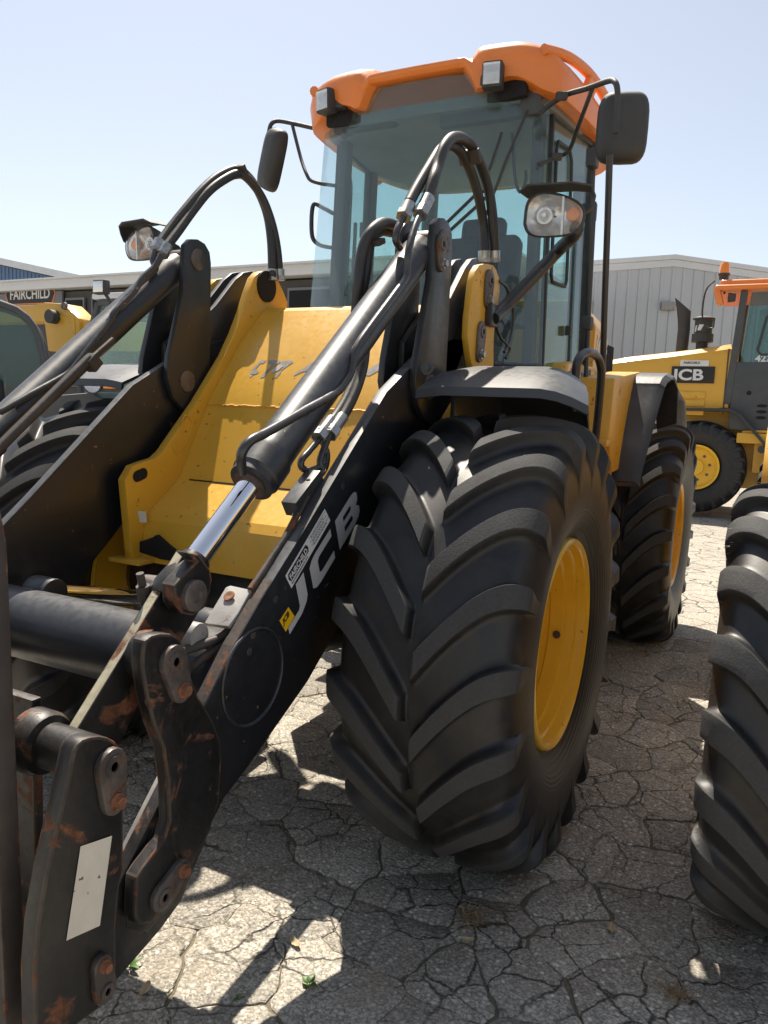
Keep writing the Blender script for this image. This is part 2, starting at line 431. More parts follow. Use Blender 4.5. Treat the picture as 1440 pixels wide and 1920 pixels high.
# ================================================================ ground
def asphalt(name, cracks):
    m, nt, bs = new_mat(name)
    tc = nt.nodes.new('ShaderNodeTexCoord')
    geo = nt.nodes.new('ShaderNodeNewGeometry')
    v = geo.outputs['Position']
    vo = nd(nt, 'ShaderNodeTexVoronoi', Scale=62.0, Randomness=1.0); nt.links.new(v, vo.inputs['Vector'])
    vo2 = nd(nt, 'ShaderNodeTexVoronoi', Scale=190.0, Randomness=1.0); nt.links.new(v, vo2.inputs['Vector'])
    sp = nt.nodes.new('ShaderNodeSeparateColor'); nt.links.new(vo.outputs['Color'], sp.inputs[0])
    sp2 = nt.nodes.new('ShaderNodeSeparateColor'); nt.links.new(vo2.outputs['Color'], sp2.inputs[0])
    stone = ramp(nt, sp.outputs[0], [(0, (.26, .24, .185)), (.4, (.46, .425, .37)), (.72, (.60, .55, .465)), (.93, (.76, .70, .61)), (1, (.87, .83, .75))])
    fine = ramp(nt, sp2.outputs[1], [(0, (.18, .17, .145)), (.6, (.38, .35, .30)), (1, (.60, .55, .46))])
    # a stone shows where its cell is near its middle; the binder and fine grit fill the rest
    f = ramp(nt, vo.outputs['Distance'], [(.28, (1, 1, 1)), (.52, (0, 0, 0))])
    f = mathn(nt, 'MULTIPLY', f, ramp(nt, sp.outputs[1], [(.25, (0, 0, 0)), (.45, (1, 1, 1))]))
    c = mixc(nt, f, fine, stone)
    big = noise_tex(nt, v, 1.3, 6, .6, .4)
    mid = noise_tex(nt, v, 6.0, 5, .65)
    c = mixc(nt, mathn(nt, 'MULTIPLY', ramp(nt, big, [(.35, (1, 1, 1)), (.6, (0, 0, 0))]), .30), c, (.20, .185, .16))
    c = mixc(nt, mathn(nt, 'MULTIPLY', ramp(nt, mid, [(.52, (0, 0, 0)), (.75, (1, 1, 1))]), .40), c, (.40, .31, .21))
    oi = nt.nodes.new('ShaderNodeObjectInfo')
    br = mathn(nt, 'ADD', mathn(nt, 'MULTIPLY', oi.outputs['Random'], .30), .85)
    hs = nt.nodes.new('ShaderNodeHueSaturation'); nt.links.new(c, hs.inputs['Color']); nt.links.new(br, hs.inputs['Value'])
    c = hs.outputs[0]
    # moss and algae, in a few damp patches of their own
    ms = noise_tex(nt, v, 1.7, 6, .7, .8)
    mf = mathn(nt, 'MULTIPLY', ramp(nt, ms, [(.60, (0, 0, 0)), (.70, (1, 1, 1))]), ramp(nt, noise_tex(nt, v, 45, 4, .7), [(.35, (0, 0, 0)), (.6, (1, 1, 1))]))
    c = mixc(nt, mathn(nt, 'MULTIPLY', mf, .75), c, (.035, .045, .022))
    hgt = mathn(nt, 'ADD', mathn(nt, 'MULTIPLY', f, .8), mathn(nt, 'MULTIPLY', noise_tex(nt, v, 60, 5, .7), 1.0))
    if cracks:
        wv = nd(nt, 'ShaderNodeTexNoise', Scale=3.0, Detail=5.0, Roughness=.6); nt.links.new(v, wv.inputs['Vector'])
        ad = nt.nodes.new('ShaderNodeVectorMath'); ad.operation = 'MULTIPLY_ADD'
        nt.links.new(wv.outputs['Color'], ad.inputs[0]); ad.inputs[1].default_value = (.22, .22, 0); nt.links.new(v, ad.inputs[2])
        ce = nd(nt, 'ShaderNodeTexVoronoi', Scale=cracks, feature='DISTANCE_TO_EDGE'); nt.links.new(ad.outputs[0], ce.inputs['Vector'])
        cf = ramp(nt, ce.outputs['Distance'], [(.0, (1, 1, 1)), (.026, (0, 0, 0))])
        cf = mathn(nt, 'MULTIPLY', cf, ramp(nt, noise_tex(nt, v, 2.6, 3, .5), [(.38, (0, 0, 0)), (.58, (1, 1, 1))])) if cracks > 5 else cf
        c = mixc(nt, mathn(nt, 'MULTIPLY', cf, .85), c, (.022, .021, .016))
        hgt = mathn(nt, 'SUBTRACT', hgt, mathn(nt, 'MULTIPLY', cf, 3.0))
    nt.links.new(c, bs.inputs['Base Color'])
    bs.inputs['Roughness'].default_value = .92
    bs.inputs['Specular IOR Level'].default_value = .25
    b = nt.nodes.new('ShaderNodeBump'); b.inputs['Strength'].default_value = .75; b.inputs['Distance'].default_value = .004
    nt.links.new(hgt, b.inputs['Height']); nt.links.new(b.outputs[0], bs.inputs['Normal'])
    return m
M['asphalt'] = asphalt('asphalt', 3.6)
M['asphalt_piece'] = asphalt('asphalt_piece', 6.5)
m, nt, bs = new_mat('crack_soil')
geo = nt.nodes.new('ShaderNodeNewGeometry'); v = geo.outputs['Position']
c = mixc(nt, ramp(nt, noise_tex(nt, v, 5, 6, .7), [(.4, (0, 0, 0)), (.65, (1, 1, 1))]), (.17, .145, .105), (.11, .115, .065))
c = mixc(nt, ramp(nt, noise_tex(nt, v, 130, 3, .7), [(.5, (0, 0, 0)), (.7, (1, 1, 1))]), c, (.24, .19, .13))
nt.links.new(c, bs.inputs['Base Color']); bs.inputs['Roughness'].default_value = .95
b = nt.nodes.new('ShaderNodeBump'); b.inputs['Strength'].default_value = 1; b.inputs['Distance'].default_value = .006
nt.links.new(noise_tex(nt, v, 90, 4, .7), b.inputs['Height']); nt.links.new(b.outputs[0], bs.inputs['Normal'])
M['soil'] = m

GZ = .040
GX0, GX1, GY0, GY1 = -3.05, 1.55, -.75, 2.35
g = MB()
E_ = 600
for (x0, x1, y0, y1) in ((-E_, GX0, -E_, E_), (GX1, E_, -E_, E_), (GX0, GX1, -E_, GY0), (GX0, GX1, GY1, E_)):
    g.add([(x0, y0, 0), (x1, y0, 0), (x1, y1, 0), (x0, y1, 0)], [(0, 1, 2, 3)], 0)
zb = -.0085
g.add([(GX0, GY0, zb), (GX1, GY0, zb), (GX1, GY1, zb), (GX0, GY1, zb), (GX0, GY0, 0), (GX1, GY0, 0), (GX1, GY1, 0), (GX0, GY1, 0)],
      [(0, 1, 2, 3), (0, 4, 5, 1), (1, 5, 6, 2), (2, 6, 7, 3), (3, 7, 4, 0)], 1)
ground = struct(g.build('ground', [M['asphalt'], M['soil']]))
ground.location.z = GZ

# broken slabs of asphalt, each its own piece with its own edge, tilt and height
rg_ = random.Random(21)
seeds = []
NX, NY = 19, 13
for i in range(-1, NX + 1):
    for j in range(-1, NY + 1):
        if rg_.random() < .10: continue
        seeds.append(Vector((GX0 + (i + .5 + rg_.uniform(-.46, .46)) * (GX1 - GX0) / NX, GY0 + (j + .5 + rg_.uniform(-.46, .46)) * (GY1 - GY0) / NY)))
def clip(poly, n, d):
    out = []
    for a, b in zip(poly, poly[1:] + poly[:1]):
        da = a.dot(n) - d; db = b.dot(n) - d
        if da <= 0: out.append(a)
        if (da < 0) != (db < 0): out.append(a + (b - a) * (da / (da - db)))
    return out
def warp(p):
    q = Vector((p.x * 5, p.y * 5, 3.1)); w = noise.noise_vector(q) * .030 + noise.noise_vector(q * 4.3) * .014 + noise.noise_vector(q * 15) * .007
    return Vector((p.x + w.x, p.y + w.y))
npiece = 0
for i, s in enumerate(seeds):
    if not (GX0 < s.x < GX1 and GY0 < s.y < GY1): continue
    poly = [Vector((GX0 + .003, GY0 + .003)), Vector((GX1 - .003, GY0 + .003)), Vector((GX1 - .003, GY1 - .003)), Vector((GX0 + .003, GY1 - .003))]
    for j, t in enumerate(seeds):
        if j == i: continue
        dv = t - s; L = dv.length
        if L > 1.2: continue
        h = random.Random(min(i, j) * 1000 + max(i, j)).random()
        gap = .0008 + .0068 * h ** 3.0
        n = dv / L
        poly = clip(poly, n, n.dot(s + dv / 2) - gap)
        if len(poly) < 3: break
    if len(poly) < 3: continue
    pts = []
    for a, b in zip(poly, poly[1:] + poly[:1]):
        k = max(1, int((b - a).length / .022))
        pts += [a + (b - a) * (q / k) for q in range(k)]
    cx = sum(q.x for q in pts) / len(pts); cy = sum(q.y for q in pts) / len(pts)
    edge = [q.x < GX0 + .01 or q.x > GX1 - .01 or q.y < GY0 + .01 or q.y > GY1 - .01 for q in pts]
    W = [q if e else warp(q) for q, e in zip(pts, edge)]
    W = [Vector((min(max(q.x, GX0 + .002), GX1 - .002), min(max(q.y, GY0 + .002), GY1 - .002))) for q in W]
    tx, ty, h0 = rg_.uniform(-.008, .008), rg_.uniform(-.008, .008), rg_.uniform(-.0035, .0005)
    zf = lambda q: min(.0015, h0 + tx * (q.x - cx) + ty * (q.y - cy))
    N = len(W); cc = Vector((cx, cy))
    inn = [q + (cc - q).normalized() * min(.009 + .005 * noise.noise(Vector((q.x * 30, q.y * 30, 0))), (cc - q).length * .4) for q in W]
    vs = [(q.x - cx, q.y - cy, zf(q)) for q in inn] + [(q.x - cx, q.y - cy, zf(q) - .004) for q in W] + [(q.x - cx, q.y - cy, -.0095) for q in W]
    fs = [tuple(range(N))] + [(k, k + N, (k + 1) % N + N, (k + 1) % N) for k in range(N)] + [(k + N, k + 2 * N, (k + 1) % N + 2 * N, (k + 1) % N + N) for k in range(N)]
    me = bpy.data.meshes.new('asphalt_slab'); me.from_pydata(vs, [], fs); me.materials.append(M['asphalt_piece'])
    me.polygons.foreach_set('use_smooth', [True] * len(me.polygons)); me.set_sharp_from_angle(angle=radians(50))
    o = link('asphalt_slab', me, ground); o.location = (cx, cy, 0); npiece += 1
print('asphalt slabs', npiece)

# ================================================================ tyres and rims
CARC = [(0, .738), (.06, .737), (.12, .733), (.18, .725), (.225, .715), (.258, .698), (.280, .670), (.296, .63), (.306, .58), (.309, .53), (.303, .47), (.288, .42), (.266, .378), (.250, .356), (.243, .338)]
CARC_ = CARC
RS = .912
def tyre_mesh(name, n=20, R=.785, lug=.047, zc=.762, half=.272, sweep=20.0, lw=2.4, hairs=False, sc=1.0, dirn=1, spin=0.0):
    P = catmull([Vector((y, r, 0)) for y, r in CARC_], 4)
    rows = []
    k = half / .309
    # extra rows at the inner end wall of each bar
    pr = [(p.x, p.y) for p in P]
    yy = [0, .004, .009, .013, .018, .026] + [p[0] for p in pr if p[0] > .04 and p[1] > .70]
    prof = []
    for y in yy:
        prof.append((y, interp(pr, y)))
    prof += [p for p in pr if p[1] <= .70 or (p[0] > .27 and p not in prof and p[1] < .70)]
    prof = sorted(set(prof), key=lambda q: -q[1] if q[1] < .70 else -(2 - q[0]))
    hf = []
    for (y, r) in prof:
        if r > .70 and y < .27:
            h = interp([(0, 0), (.007, 0), (.010, .12), (.016, .85), (.024, 1), (.3, 1)], y)
        else:
            h = interp([(.52, 0), (.57, .05), (.61, .22), (.645, .55), (.67, .90), (.70, 1)], r)
        hf.append(h)
    cols = [(-8.9, 0), (-6.4, 0), (-5.2, .02), (-4.5, .09), (-3.8, .32), (-3.45, .78), (-3.24, .985), (-3.14, 1), (-1.4, 1), (0, 1), (1.4, 1), (3.14, 1), (3.24, .985), (3.45, .78), (3.8, .32), (4.5, .09), (5.2, .02), (6.6, 0)]
    V = []; F = []; L = []
    pitch = 360.0 / n
    for side in (1, -1):
        nr = len(prof); nc = n * len(cols)
        base = len(V)
        for i, (y, r) in enumerate(prof):
            a = prof[max(i - 1, 0)]; b = prof[min(i + 1, nr - 1)]
            tv = Vector((b[0] - a[0], b[1] - a[1])).normalized()
            nv = Vector((-tv[1], tv[0]))
            t = min(y / .275, 1.0) if r > .66 else 1.0
            ph = sweep * (1 - (1 - t) ** 1.45)
            wsc = 1.0 if r > .69 else max(.62, 1 - (.69 - r) * 3)
            for kk in range(n):
                jit = noise.noise(Vector((kk * 3.7, side * 5.0, 1.0))) * .25
                for (u, w) in cols:
                    uu = u * lw / 3.0 * (wsc if abs(u) < 5 else 1)
                    ang = kk * pitch + (pitch / 2 if side < 0 else 0) + spin + dirn * (ph + uu * pitch / 18.0 + (jit if w > 0 else 0))
                    hh = lug * w * hf[i]
                    yq = y + nv[0] * hh; rq = .338 + (r + nv[1] * hh - .338) * RS
                    an = radians(ang)
                    x_, z_ = rq * cos(an) * sc, rq * sin(an) * sc
                    yq *= k
                    if z_ < -zc * sc:
                        yq *= 1 + (-zc * sc - z_) * 2.0; z_ = -zc * sc
                    V.append((x_, side * yq * sc, z_))
                    L.append(max(0, min(1, (w * hf[i] - .72) / .26)) * (1 if r > .66 else 0))
        for i in range(nr - 1):
            for j in range(nc):
                j2 = (j + 1) % nc
                q = (base + i * nc + j, base + i * nc + j2, base + (i + 1) * nc + j2, base + (i + 1) * nc + j)
                F.append(q if side * dirn > 0 else q[::-1])
    if hairs:
        rh = random.Random(4)
        for _ in range(150):
            an = radians(rh.uniform(-75, 75)); y = -half * rh.uniform(.93, 1.0) * sc; r = rh.uniform(.60, .70) * sc
            b = len(V); l_ = rh.uniform(.006, .014)
            c_ = Vector((r * cos(an), y, r * sin(an))); t_ = Vector((-sin(an), 0, cos(an))) * .0006
            tip = c_ + Vector((rh.uniform(-.3, .3) * l_, -l_, rh.uniform(-.3, .3) * l_))
            V += [tuple(c_ + t_), tuple(c_ - t_), tuple(tip)]; L += [0, 0, 0]; F.append((b, b + 1, b + 2))
    me = bpy.data.meshes.new(name); me.from_pydata(V, [], F)
    at = me.attributes.new('lug', 'FLOAT', 'POINT'); at.data.foreach_set('value', L)
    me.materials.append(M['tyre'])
    me.polygons.foreach_set('use_smooth', [True] * len(me.polygons)); me.set_sharp_from_angle(angle=radians(32))
    return me
def rim_mesh(name, sc=1.0, mat='rim'):
    b = MB()
    b.lathe([(.215, .352), (.230, .348), (.236, .342), (.236, .335), (.228, .330), (.224, .325), (.196, .322), (.190, .310), (.160, .307), (.154, .296), (.105, .293), (.098, .300), (.086, .300), (.080, .290), (.020, .284), (.012, .266), (-.04, .250), (-.06, .235), (-.062, .150), (-.050, .145), (-.045, .11), (-.02, .105), (-.02, 0)], (0, 0, 0), (0, 1, 0), 72, caps=False)
    b.lathe([(-.222, .350), (-.236, .345), (-.22, .325), (-.1, .27), (-.062, .26), (-.062, 0)], (0, 0, 0), (0, 1, 0), 48, caps=False)
    for i in range(12):
        a = 2 * pi * i / 12
        b.lathe([(-.062, .012), (-.045, .012), (-.045, 0)], (.19 * cos(a), 0, .19 * sin(a)), (0, 1, 0), 6, 1)
    if sc != 1: b.v = [tuple(k * sc for k in v) for v in b.v]
    return b.mesh(name, [M[mat], M['pin']], ang=30)
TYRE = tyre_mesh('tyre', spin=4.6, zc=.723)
RIM = rim_mesh('rim')
def wheel(parent, c, side, label=None, tyre=None, rim=None, rot=0.0, rz=0.0, rim_sc=1.0):
    w = bpy.data.objects.new('wheel', None); w.empty_display_size = .3
    col.objects.link(w); w.parent = parent; w.location = c; w.rotation_euler[2] = rz
    if label: w['label'] = label
    t = link('tyre', tyre or TYRE, w)
    r = link('rim', rim or RIM, w)
    if side < 0: r.rotation_euler[2] = pi      # dished face outwards
    vh = MB(); a_ = Vector((-.298, 0, -.058)).normalized()
    vh.lathe([(0, .015), (-.003, .014), (-.003, .009), (.004, .008), (.004, 0)], (a_.x * .2865 * (rim_sc), side * .135 * rim_sc, a_.z * .2865 * rim_sc), a_, 12)
    vh.build('valve_hole', M['pin'], r)
    return w

# ================================================================ wheel loader in the foreground
LD = empty('wheel_loader')
tag(LD, 'large yellow and black wheel loader with orange cab roof, nearest machine in the middle', 'wheel loader')
ZC = .762
WB = 2.95
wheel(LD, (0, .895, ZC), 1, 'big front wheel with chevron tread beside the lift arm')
wheel(LD, (0, -.895, ZC), -1)
wheel(LD, (-WB, .895, ZC), 1)
wheel(LD, (-WB, -.895, ZC), -1)
fa = MB()
fa.lathe([(-.72, .12), (-.66, .16), (-.30, .16), (-.2, .2), (.2, .2), (.30, .16), (.66, .16), (.72, .12)], (0, 0, ZC), (0, 1, 0), 20)
fa.build('front_axle', M['black'], LD, ang=30)
fa = MB()
fa.lathe([(-.72, .12), (-.66, .16), (-.30, .16), (-.2, .2), (.2, .2), (.30, .16), (.66, .16), (.72, .12)], (-WB, 0, ZC), (0, 1, 0), 20)
fa.build('rear_axle', M['black'], LD, ang=30)

# ---- front frame: two pairs of tower plates and the sloping plate between them
PANEL = [(-.80, 1.955), (-.505, 1.948), (-.47, 1.930), (-.318, 1.785), (-.146, 1.575), (-.095, 1.502), (.078, 1.192), (.238, 1.078), (.262, 1.045), (.286, .904), (.288, .885)]
towin = [(0.374, 0.909), (0.367, 1.204), (0.327, 1.255), (0.27, 1.269), (0.207, 1.281), (0.166, 1.309), (0.125, 1.351), (-0.028, 1.506), (-0.202, 1.709), (-0.269, 1.811), (-0.322, 1.909), (-0.362, 2), (-0.399, 2.069), (-0.433, 2.098), (-0.477, 2.113), (-0.526, 2.114), (-0.574, 2.098), (-0.623, 2.052), (-0.665, 2.002)]
towin = towin + [(-.66, 1.93), (-.66, 1.6), (-.40, 1.3), (-.05, .95), (.12, .88)]
towin[0] = (.33, .885)
for (y0, y1) in ((.40, .437), (-.505, -.468)):
    b = MB(); b.prism(towin, y0, y1)
    b.build('tower_plate', M['yellow'], LD, bevel=.004)
fp = MB()
fp.sheet(PANEL, -.467, .40, .02)
fpo = fp.build('front_plate', M['yellow'], LD, ang=9)
# seams, holes and the rusted cut-outs on the front plate
def on_panel(i, t, off=.002):
    a = Vector(PANEL[i]); b_ = Vector(PANEL[i + 1]); d = (b_ - a).normalized()
    p_ = a + (b_ - a) * t; n_ = (-d[1], d[0])
    if n_[0] < 0: n_ = (-n_[0], -n_[1])
    return (p_[0] + n_[0] * off, p_[1] + n_[1] * off), n_
se = MB()
(pa, na) = on_panel(5, .02)
for k in range(40):
    y0 = -.465 + k * .0233
    r_ = .0035 + .004 * abs(noise.noise(Vector((k * .7, 0, 4))))
    se.box((pa[0] + .0005, y0 + .012, pa[1] + .004 * noise.noise(Vector((k * .9, 2, 0)))), (.005, .0236, r_ * 2), (0, .5, 0))
se.build('weld_seam', M['yellow_worn'], fpo)
sg = MB()
(pa, na) = on_panel(6, .0, .0015)
sg.box((pa[0], .02, pa[1]), (.003, .86, .006), (0, .7, 0))
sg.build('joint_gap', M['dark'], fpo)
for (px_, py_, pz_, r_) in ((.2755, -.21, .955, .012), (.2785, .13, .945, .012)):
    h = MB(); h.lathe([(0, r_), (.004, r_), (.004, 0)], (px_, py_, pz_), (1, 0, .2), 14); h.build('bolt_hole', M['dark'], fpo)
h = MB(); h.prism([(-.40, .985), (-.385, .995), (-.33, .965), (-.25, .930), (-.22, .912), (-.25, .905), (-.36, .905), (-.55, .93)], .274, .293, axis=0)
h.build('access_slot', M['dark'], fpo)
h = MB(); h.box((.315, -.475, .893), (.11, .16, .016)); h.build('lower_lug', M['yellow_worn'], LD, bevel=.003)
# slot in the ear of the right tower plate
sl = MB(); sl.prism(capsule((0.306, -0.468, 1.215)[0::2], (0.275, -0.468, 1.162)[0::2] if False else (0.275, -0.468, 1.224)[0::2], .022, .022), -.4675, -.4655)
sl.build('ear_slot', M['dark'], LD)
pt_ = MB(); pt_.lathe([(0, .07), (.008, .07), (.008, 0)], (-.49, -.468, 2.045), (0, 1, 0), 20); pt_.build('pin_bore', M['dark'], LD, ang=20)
# bead round the plated-over slot on the right tower plate
bd = MB(); bd.tube([(.00, -.466, 1.42), (.03, -.466, 1.45), (.055, -.466, 1.44), (.075, -.466, 1.38), (.115, -.466, 1.33), (.10, -.466, 1.30), (.06, -.466, 1.32), (.02, -.466, 1.37), (.00, -.466, 1.42)], .003, 6, smooth=3)
bd.build('weld_bead', M['yellow_worn'], LD)
# remains of the torn decal on the front plate
def panel_pt(i, t, y, off=.0016):
    (q, n_) = on_panel(i, t, off); return Vector((q[0], y, q[1]))
def decal_poly(pts, name, mat, i=3, off=.0016):
    # pts in (y, t) on panel segment i
    b = MB(); vs = [panel_pt(i, t, y, off) for (y, t) in pts]
    b.add(vs, [tuple(range(len(vs)))]); o = b.build(name, mat, fpo); return o
U0, V0 = -.325, .66
def dl(rows): return [(U0 + a * .0016, V0 + b * .001 * 8.0) for a, b in rows]
decal_poly(dl([(0, 0), (8, -22), (14, -28), (32, -28), (27, -20), (17, -20), (11, -4), (27, 2), (22, 8), (4, 12)]), 'decal_remnant', M['grey_residue'])
decal_poly(dl([(40, -28), (74, -28), (80, -24), (70, -16), (58, -2), (52, 16), (40, 18), (46, 2), (56, -16), (42, -20)]), 'decal_remnant', M['grey_residue'])
decal_poly(dl([(84, -26), (112, -28), (120, -24), (108, -14), (98, -4), (92, 2), (96, -12), (88, -8), (78, 0)]), 'decal_remnant', M['grey_residue'])
decal_poly(dl([(66, -2), (84, -16), (96, -14), (86, -2), (70, 6)]), 'decal_remnant', M['silver'], off=.0022)
decal_poly(dl([(84, 8), (94, -2), (98, 4), (92, 18), (86, 16)]), 'decal_remnant', M['grey_residue'])
decal_poly(dl([(0, 10), (14, 8), (8, 18)]), 'decal_remnant', M['silver'])
decal_poly(dl([(140, 6), (158, -6), (178, -24), (200, -26), (176, -2), (160, 2), (142, 12)]), 'decal_remnant', M['grey_residue'])
decal_poly(dl([(330, 6), (350, -6), (372, -24), (382, -6), (362, 8)]), 'decal_remnant', M['grey_residue'])
b = MB(); b.box((0.295, -0.462, 1.059), (.002, .05, .045), (0, .2, .3)); b.build('torn_sticker', M['white'], LD)
# left outer tower plate (and its twin on the right)
towout = [(-0.322, 2.033), (-0.362, 2.064), (-0.436, 2.083), (-0.515, 2.092), (-0.555, 2.08), (-0.592, 2.057), (-0.614, 2.008), (-0.598, 1.952), (-0.592, 1.909), (-0.574, 1.86), (-0.572, 1.8), (-0.59, 1.694), (-0.348, 1.677), (-0.313, 1.725), (-0.281, 1.791), (-0.281, 1.859), (-0.293, 1.929), (-0.301, 1.985)]
for (y0, y1) in ((.592, .618), (-.69, -.65)):
    b = MB(); b.prism(towout, y0, y1)
    b.build('tower_cheek', M['yellow_worn'] if y0 > 0 else M['yellow'], LD, bevel=.005)
lf = MB()
lf.prism([(-1.30, .62), (-1.30, 1.10), (-.75, 1.25), (-.55, 1.25), (-.55, .60)], -.36, .34)
lf.build('front_chassis', M['black'], LD, bevel=.02)
for (y0, y1) in ((.575, .64), (-.72, -.655)):
    sk = MB(); sk.prism([(-.75, 1.50), (-.50, 1.60), (-.34, 1.60), (-.28, 1.0), (-.75, .9)], y0, y1)
    sk.build('inner_wing', M['black'], LD, bevel=.01)

# ---- lift arms
T2 = (-0.436, 0.618, 1.824)
armprof = [(-.50, 1.70), (-.48, 1.76), (-.40, 1.79), (-.28, 1.785), (-.04, 1.715), (.25, 1.56), (.71, 1.165), (.90, 1.01), (1.01, .91), (1.11, .80), (1.24, .62), (1.36, .46), (1.36, .38), (1.30, .33), (1.22, .35), (1.04, .53), (.94, .575), (.67, .72), (.55, .81), (.35, .98), (.10, 1.22), (-.15, 1.44), (-.34, 1.58), (-.46, 1.63)]
ARM = {}
for s in (1, -1):
    b = MB(); b.prism(armprof, .522 if s > 0 else -.580, .56 if s > 0 else -.546)
    ARM[s] = b.build('lift_arm', [M['black_arm'], M['worn_edge']], LD, bevel=.004)
ct = MB(); ct.lathe([(-.521, .105), (.521, .105)], (.93, 0, .81), (0, 1, 0), 40)
ct.build('cross_tube', M['black_cyl'], LD, ang=30)
wr = MB()
for s in (1, -1):
    wr = MB(); wr.tube([(.93 + .125 * cos(a * pi / 16), s * .561, .81 + .125 * sin(a * pi / 16)) for a in range(33)], .005, 6, caps=False)
    wr.build('weld_ring', M['black_arm'], ARM[s])
# decals on the near arm
AR = Vector((-.24, 0, .187)).normalized(); AU = Vector((.187, 0, .24)).normalized()
def onarm(a, dz=.0): return a
def jcb_letters(parent, org, h, mat):
    """the three wide slanted capitals, drawn as outlines in units of the letter height"""
    sh = .32
    J = [(.0, .0), (.42, .0), (.60, .12), (.66, .26), (.66, 1.0), (.40, 1.0), (.40, .30), (.36, .22), (.0, .22)]
    C = [(.84, .16), (.94, .04), (1.08, 0), (1.62, 0), (1.62, .25), (1.16, .25), (1.10, .32), (1.10, .68), (1.16, .75), (1.62, .75), (1.62, 1), (1.08, 1), (.94, .96), (.84, .84)]
    B1 = [(1.78, 0), (2.46, 0), (2.58, .06), (2.64, .18), (2.64, .36), (2.54, .50), (2.62, .62), (2.62, .82), (2.56, .94), (2.44, 1.0), (1.78, 1.0), (1.78, .76), (2.30, .76), (2.35, .70), (2.35, .66), (2.30, .60), (2.04, .60), (2.04, .40), (2.32, .40), (2.37, .34), (2.37, .30), (2.32, .24), (2.04, .24), (2.04, .76), (1.78, .76)]
    B1 = [(1.78, 0), (2.46, 0), (2.58, .06), (2.64, .18), (2.64, .36), (2.54, .50), (2.62, .62), (2.62, .82), (2.56, .94), (2.44, 1.0), (1.78, 1.0)]
    for nm, P_ in (('letter', J), ('letter', C)):
        b = MB(); vs = [org + AR * (x * h * 1.95 + sh * y * h) + AU * (y * h) for (x, y) in P_]
        vs2 = [v - Vector((0, .0008, 0)) for v in vs]
        n = len(vs)
        b.add(vs, [tuple(range(n))]); b.build(nm, mat, parent)
    b = MB()
    def q(pts):
        vs = [org + AR * (x * h * 1.95 + sh * y * h) + AU * (y * h) for (x, y) in pts]; b.add(vs, [tuple(range(len(vs)))])
    q([(1.80, 0), (2.06, 0), (2.06, 1), (1.80, 1)]); q([(2.06, 0), (2.46, 0), (2.58, .06), (2.36, .24), (2.06, .24)]); q([(2.58, .06), (2.64, .18), (2.64, .36), (2.38, .30), (2.36, .24)])
    q([(2.38, .30), (2.64, .36), (2.54, .50), (2.34, .42)]); q([(2.06, .42), (2.34, .42), (2.54, .50), (2.34, .60), (2.06, .60)]); q([(2.34, .60), (2.54, .50), (2.62, .62), (2.36, .68)]); q([(2.36, .68), (2.62, .62), (2.62, .82), (2.56, .94), (2.34, .76)]); q([(2.06, .76), (2.34, .76), (2.56, .94), (2.44, 1), (2.06, 1)])
    b.build('letter', mat, parent)
jcb_letters(ARM[1], Vector((0.771, 0.561, 0.883)), .092, M['silver'])
def quad_on(parent, name, pts, mat):
    b = MB(); b.add(pts, [tuple(range(len(pts)))]); return b.build(name, mat, parent)
st = quad_on(ARM[1], 'dealer_sticker', [(0.799, 0.561, 1.051), (0.768, 0.561, 1.011), (0.576, 0.561, 1.177), (0.609, 0.561, 1.214)], M['white_decal'])
o_ = Vector((0.794, 0.562, 1.043))
Sv = Vector((0.61, 0.562, 1.214)) - Vector((0.799, 0.562, 1.051)); Sv.normalize()
Su = (Vector((0.799, 0.562, 1.051)) - Vector((0.768, 0.562, 1.012))).normalized()
oo = Vector((0.768, 0.562, 1.012))
plate = [oo + Sv * .010 + Su * .016, oo + Sv * .118 + Su * .016, oo + Sv * .124 + Su * .029, oo + Sv * .118 + Su * .043, oo + Sv * .010 + Su * .043, oo + Sv * .004 + Su * .029]
quad_on(ARM[1], 'sticker_panel', plate, M['print_black'])
text_mesh('sticker_lettering', 'FAIRCHILD', .0245, M['white_decal'], ARM[1], oo + Sv * .011 + Su * .0205 + Vector((0, .0006, 0)), Sv, Su, bold=.02, sx=.86, depth=.0002)
text_mesh('sticker_lettering', 'fairchildequipment.com', .0105, M['print_black'], ARM[1], oo + Sv * .008 + Su * .006 + Vector((0, .0004, 0)), Sv, Su, sx=1.0, depth=.0002)
rp = random.Random(3)
for k in range(6):      # lines of print too small to read: short dark strokes
    b = MB(); a_ = .138 + .010 * (k % 2) ; end = .245 - .018 * (k % 2)
    while a_ < end:
        w_ = rp.uniform(.004, .009); q0 = oo + Sv * a_ + Su * (.043 - k * .0066) + Vector((0, .0004, 0)); h_ = .0030 if k % 2 else .0018
        b.add([q0, q0 + Sv * w_, q0 + Sv * w_ + Su * h_, q0 + Su * h_], [(0, 1, 2, 3)]); a_ += w_ + .003
    o_ = b.build('small_print', M['print_black'], ARM[1]); o_['kind'] = 'stuff'
lg = quad_on(ARM[1], 'maker_badge', [(0.821, 0.561, 0.933), (0.78, 0.561, 0.962), (0.749, 0.561, 0.929), (0.79, 0.561, 0.895)], M['logo_yellow'])
text_mesh('badge_lettering', 'JCB', .022, M['print_black'], ARM[1], Vector((0.802, 0.562, 0.918)), AR, AU, shear=.3, bold=.03, depth=.0002)
for (a_) in ((0.84, 0.561, 0.995), (0.935, 0.561, 0.922), (0.949, 0.561, 0.882), (0.511, 0.561, 1.273)):
    b = MB(); b.lathe([(0, .011), (.0008, .010), (.0008, 0)], a_, (0, 1, 0), 9); b.build('paint_chip', M['brown_steel'], ARM[1])
eg = MB()
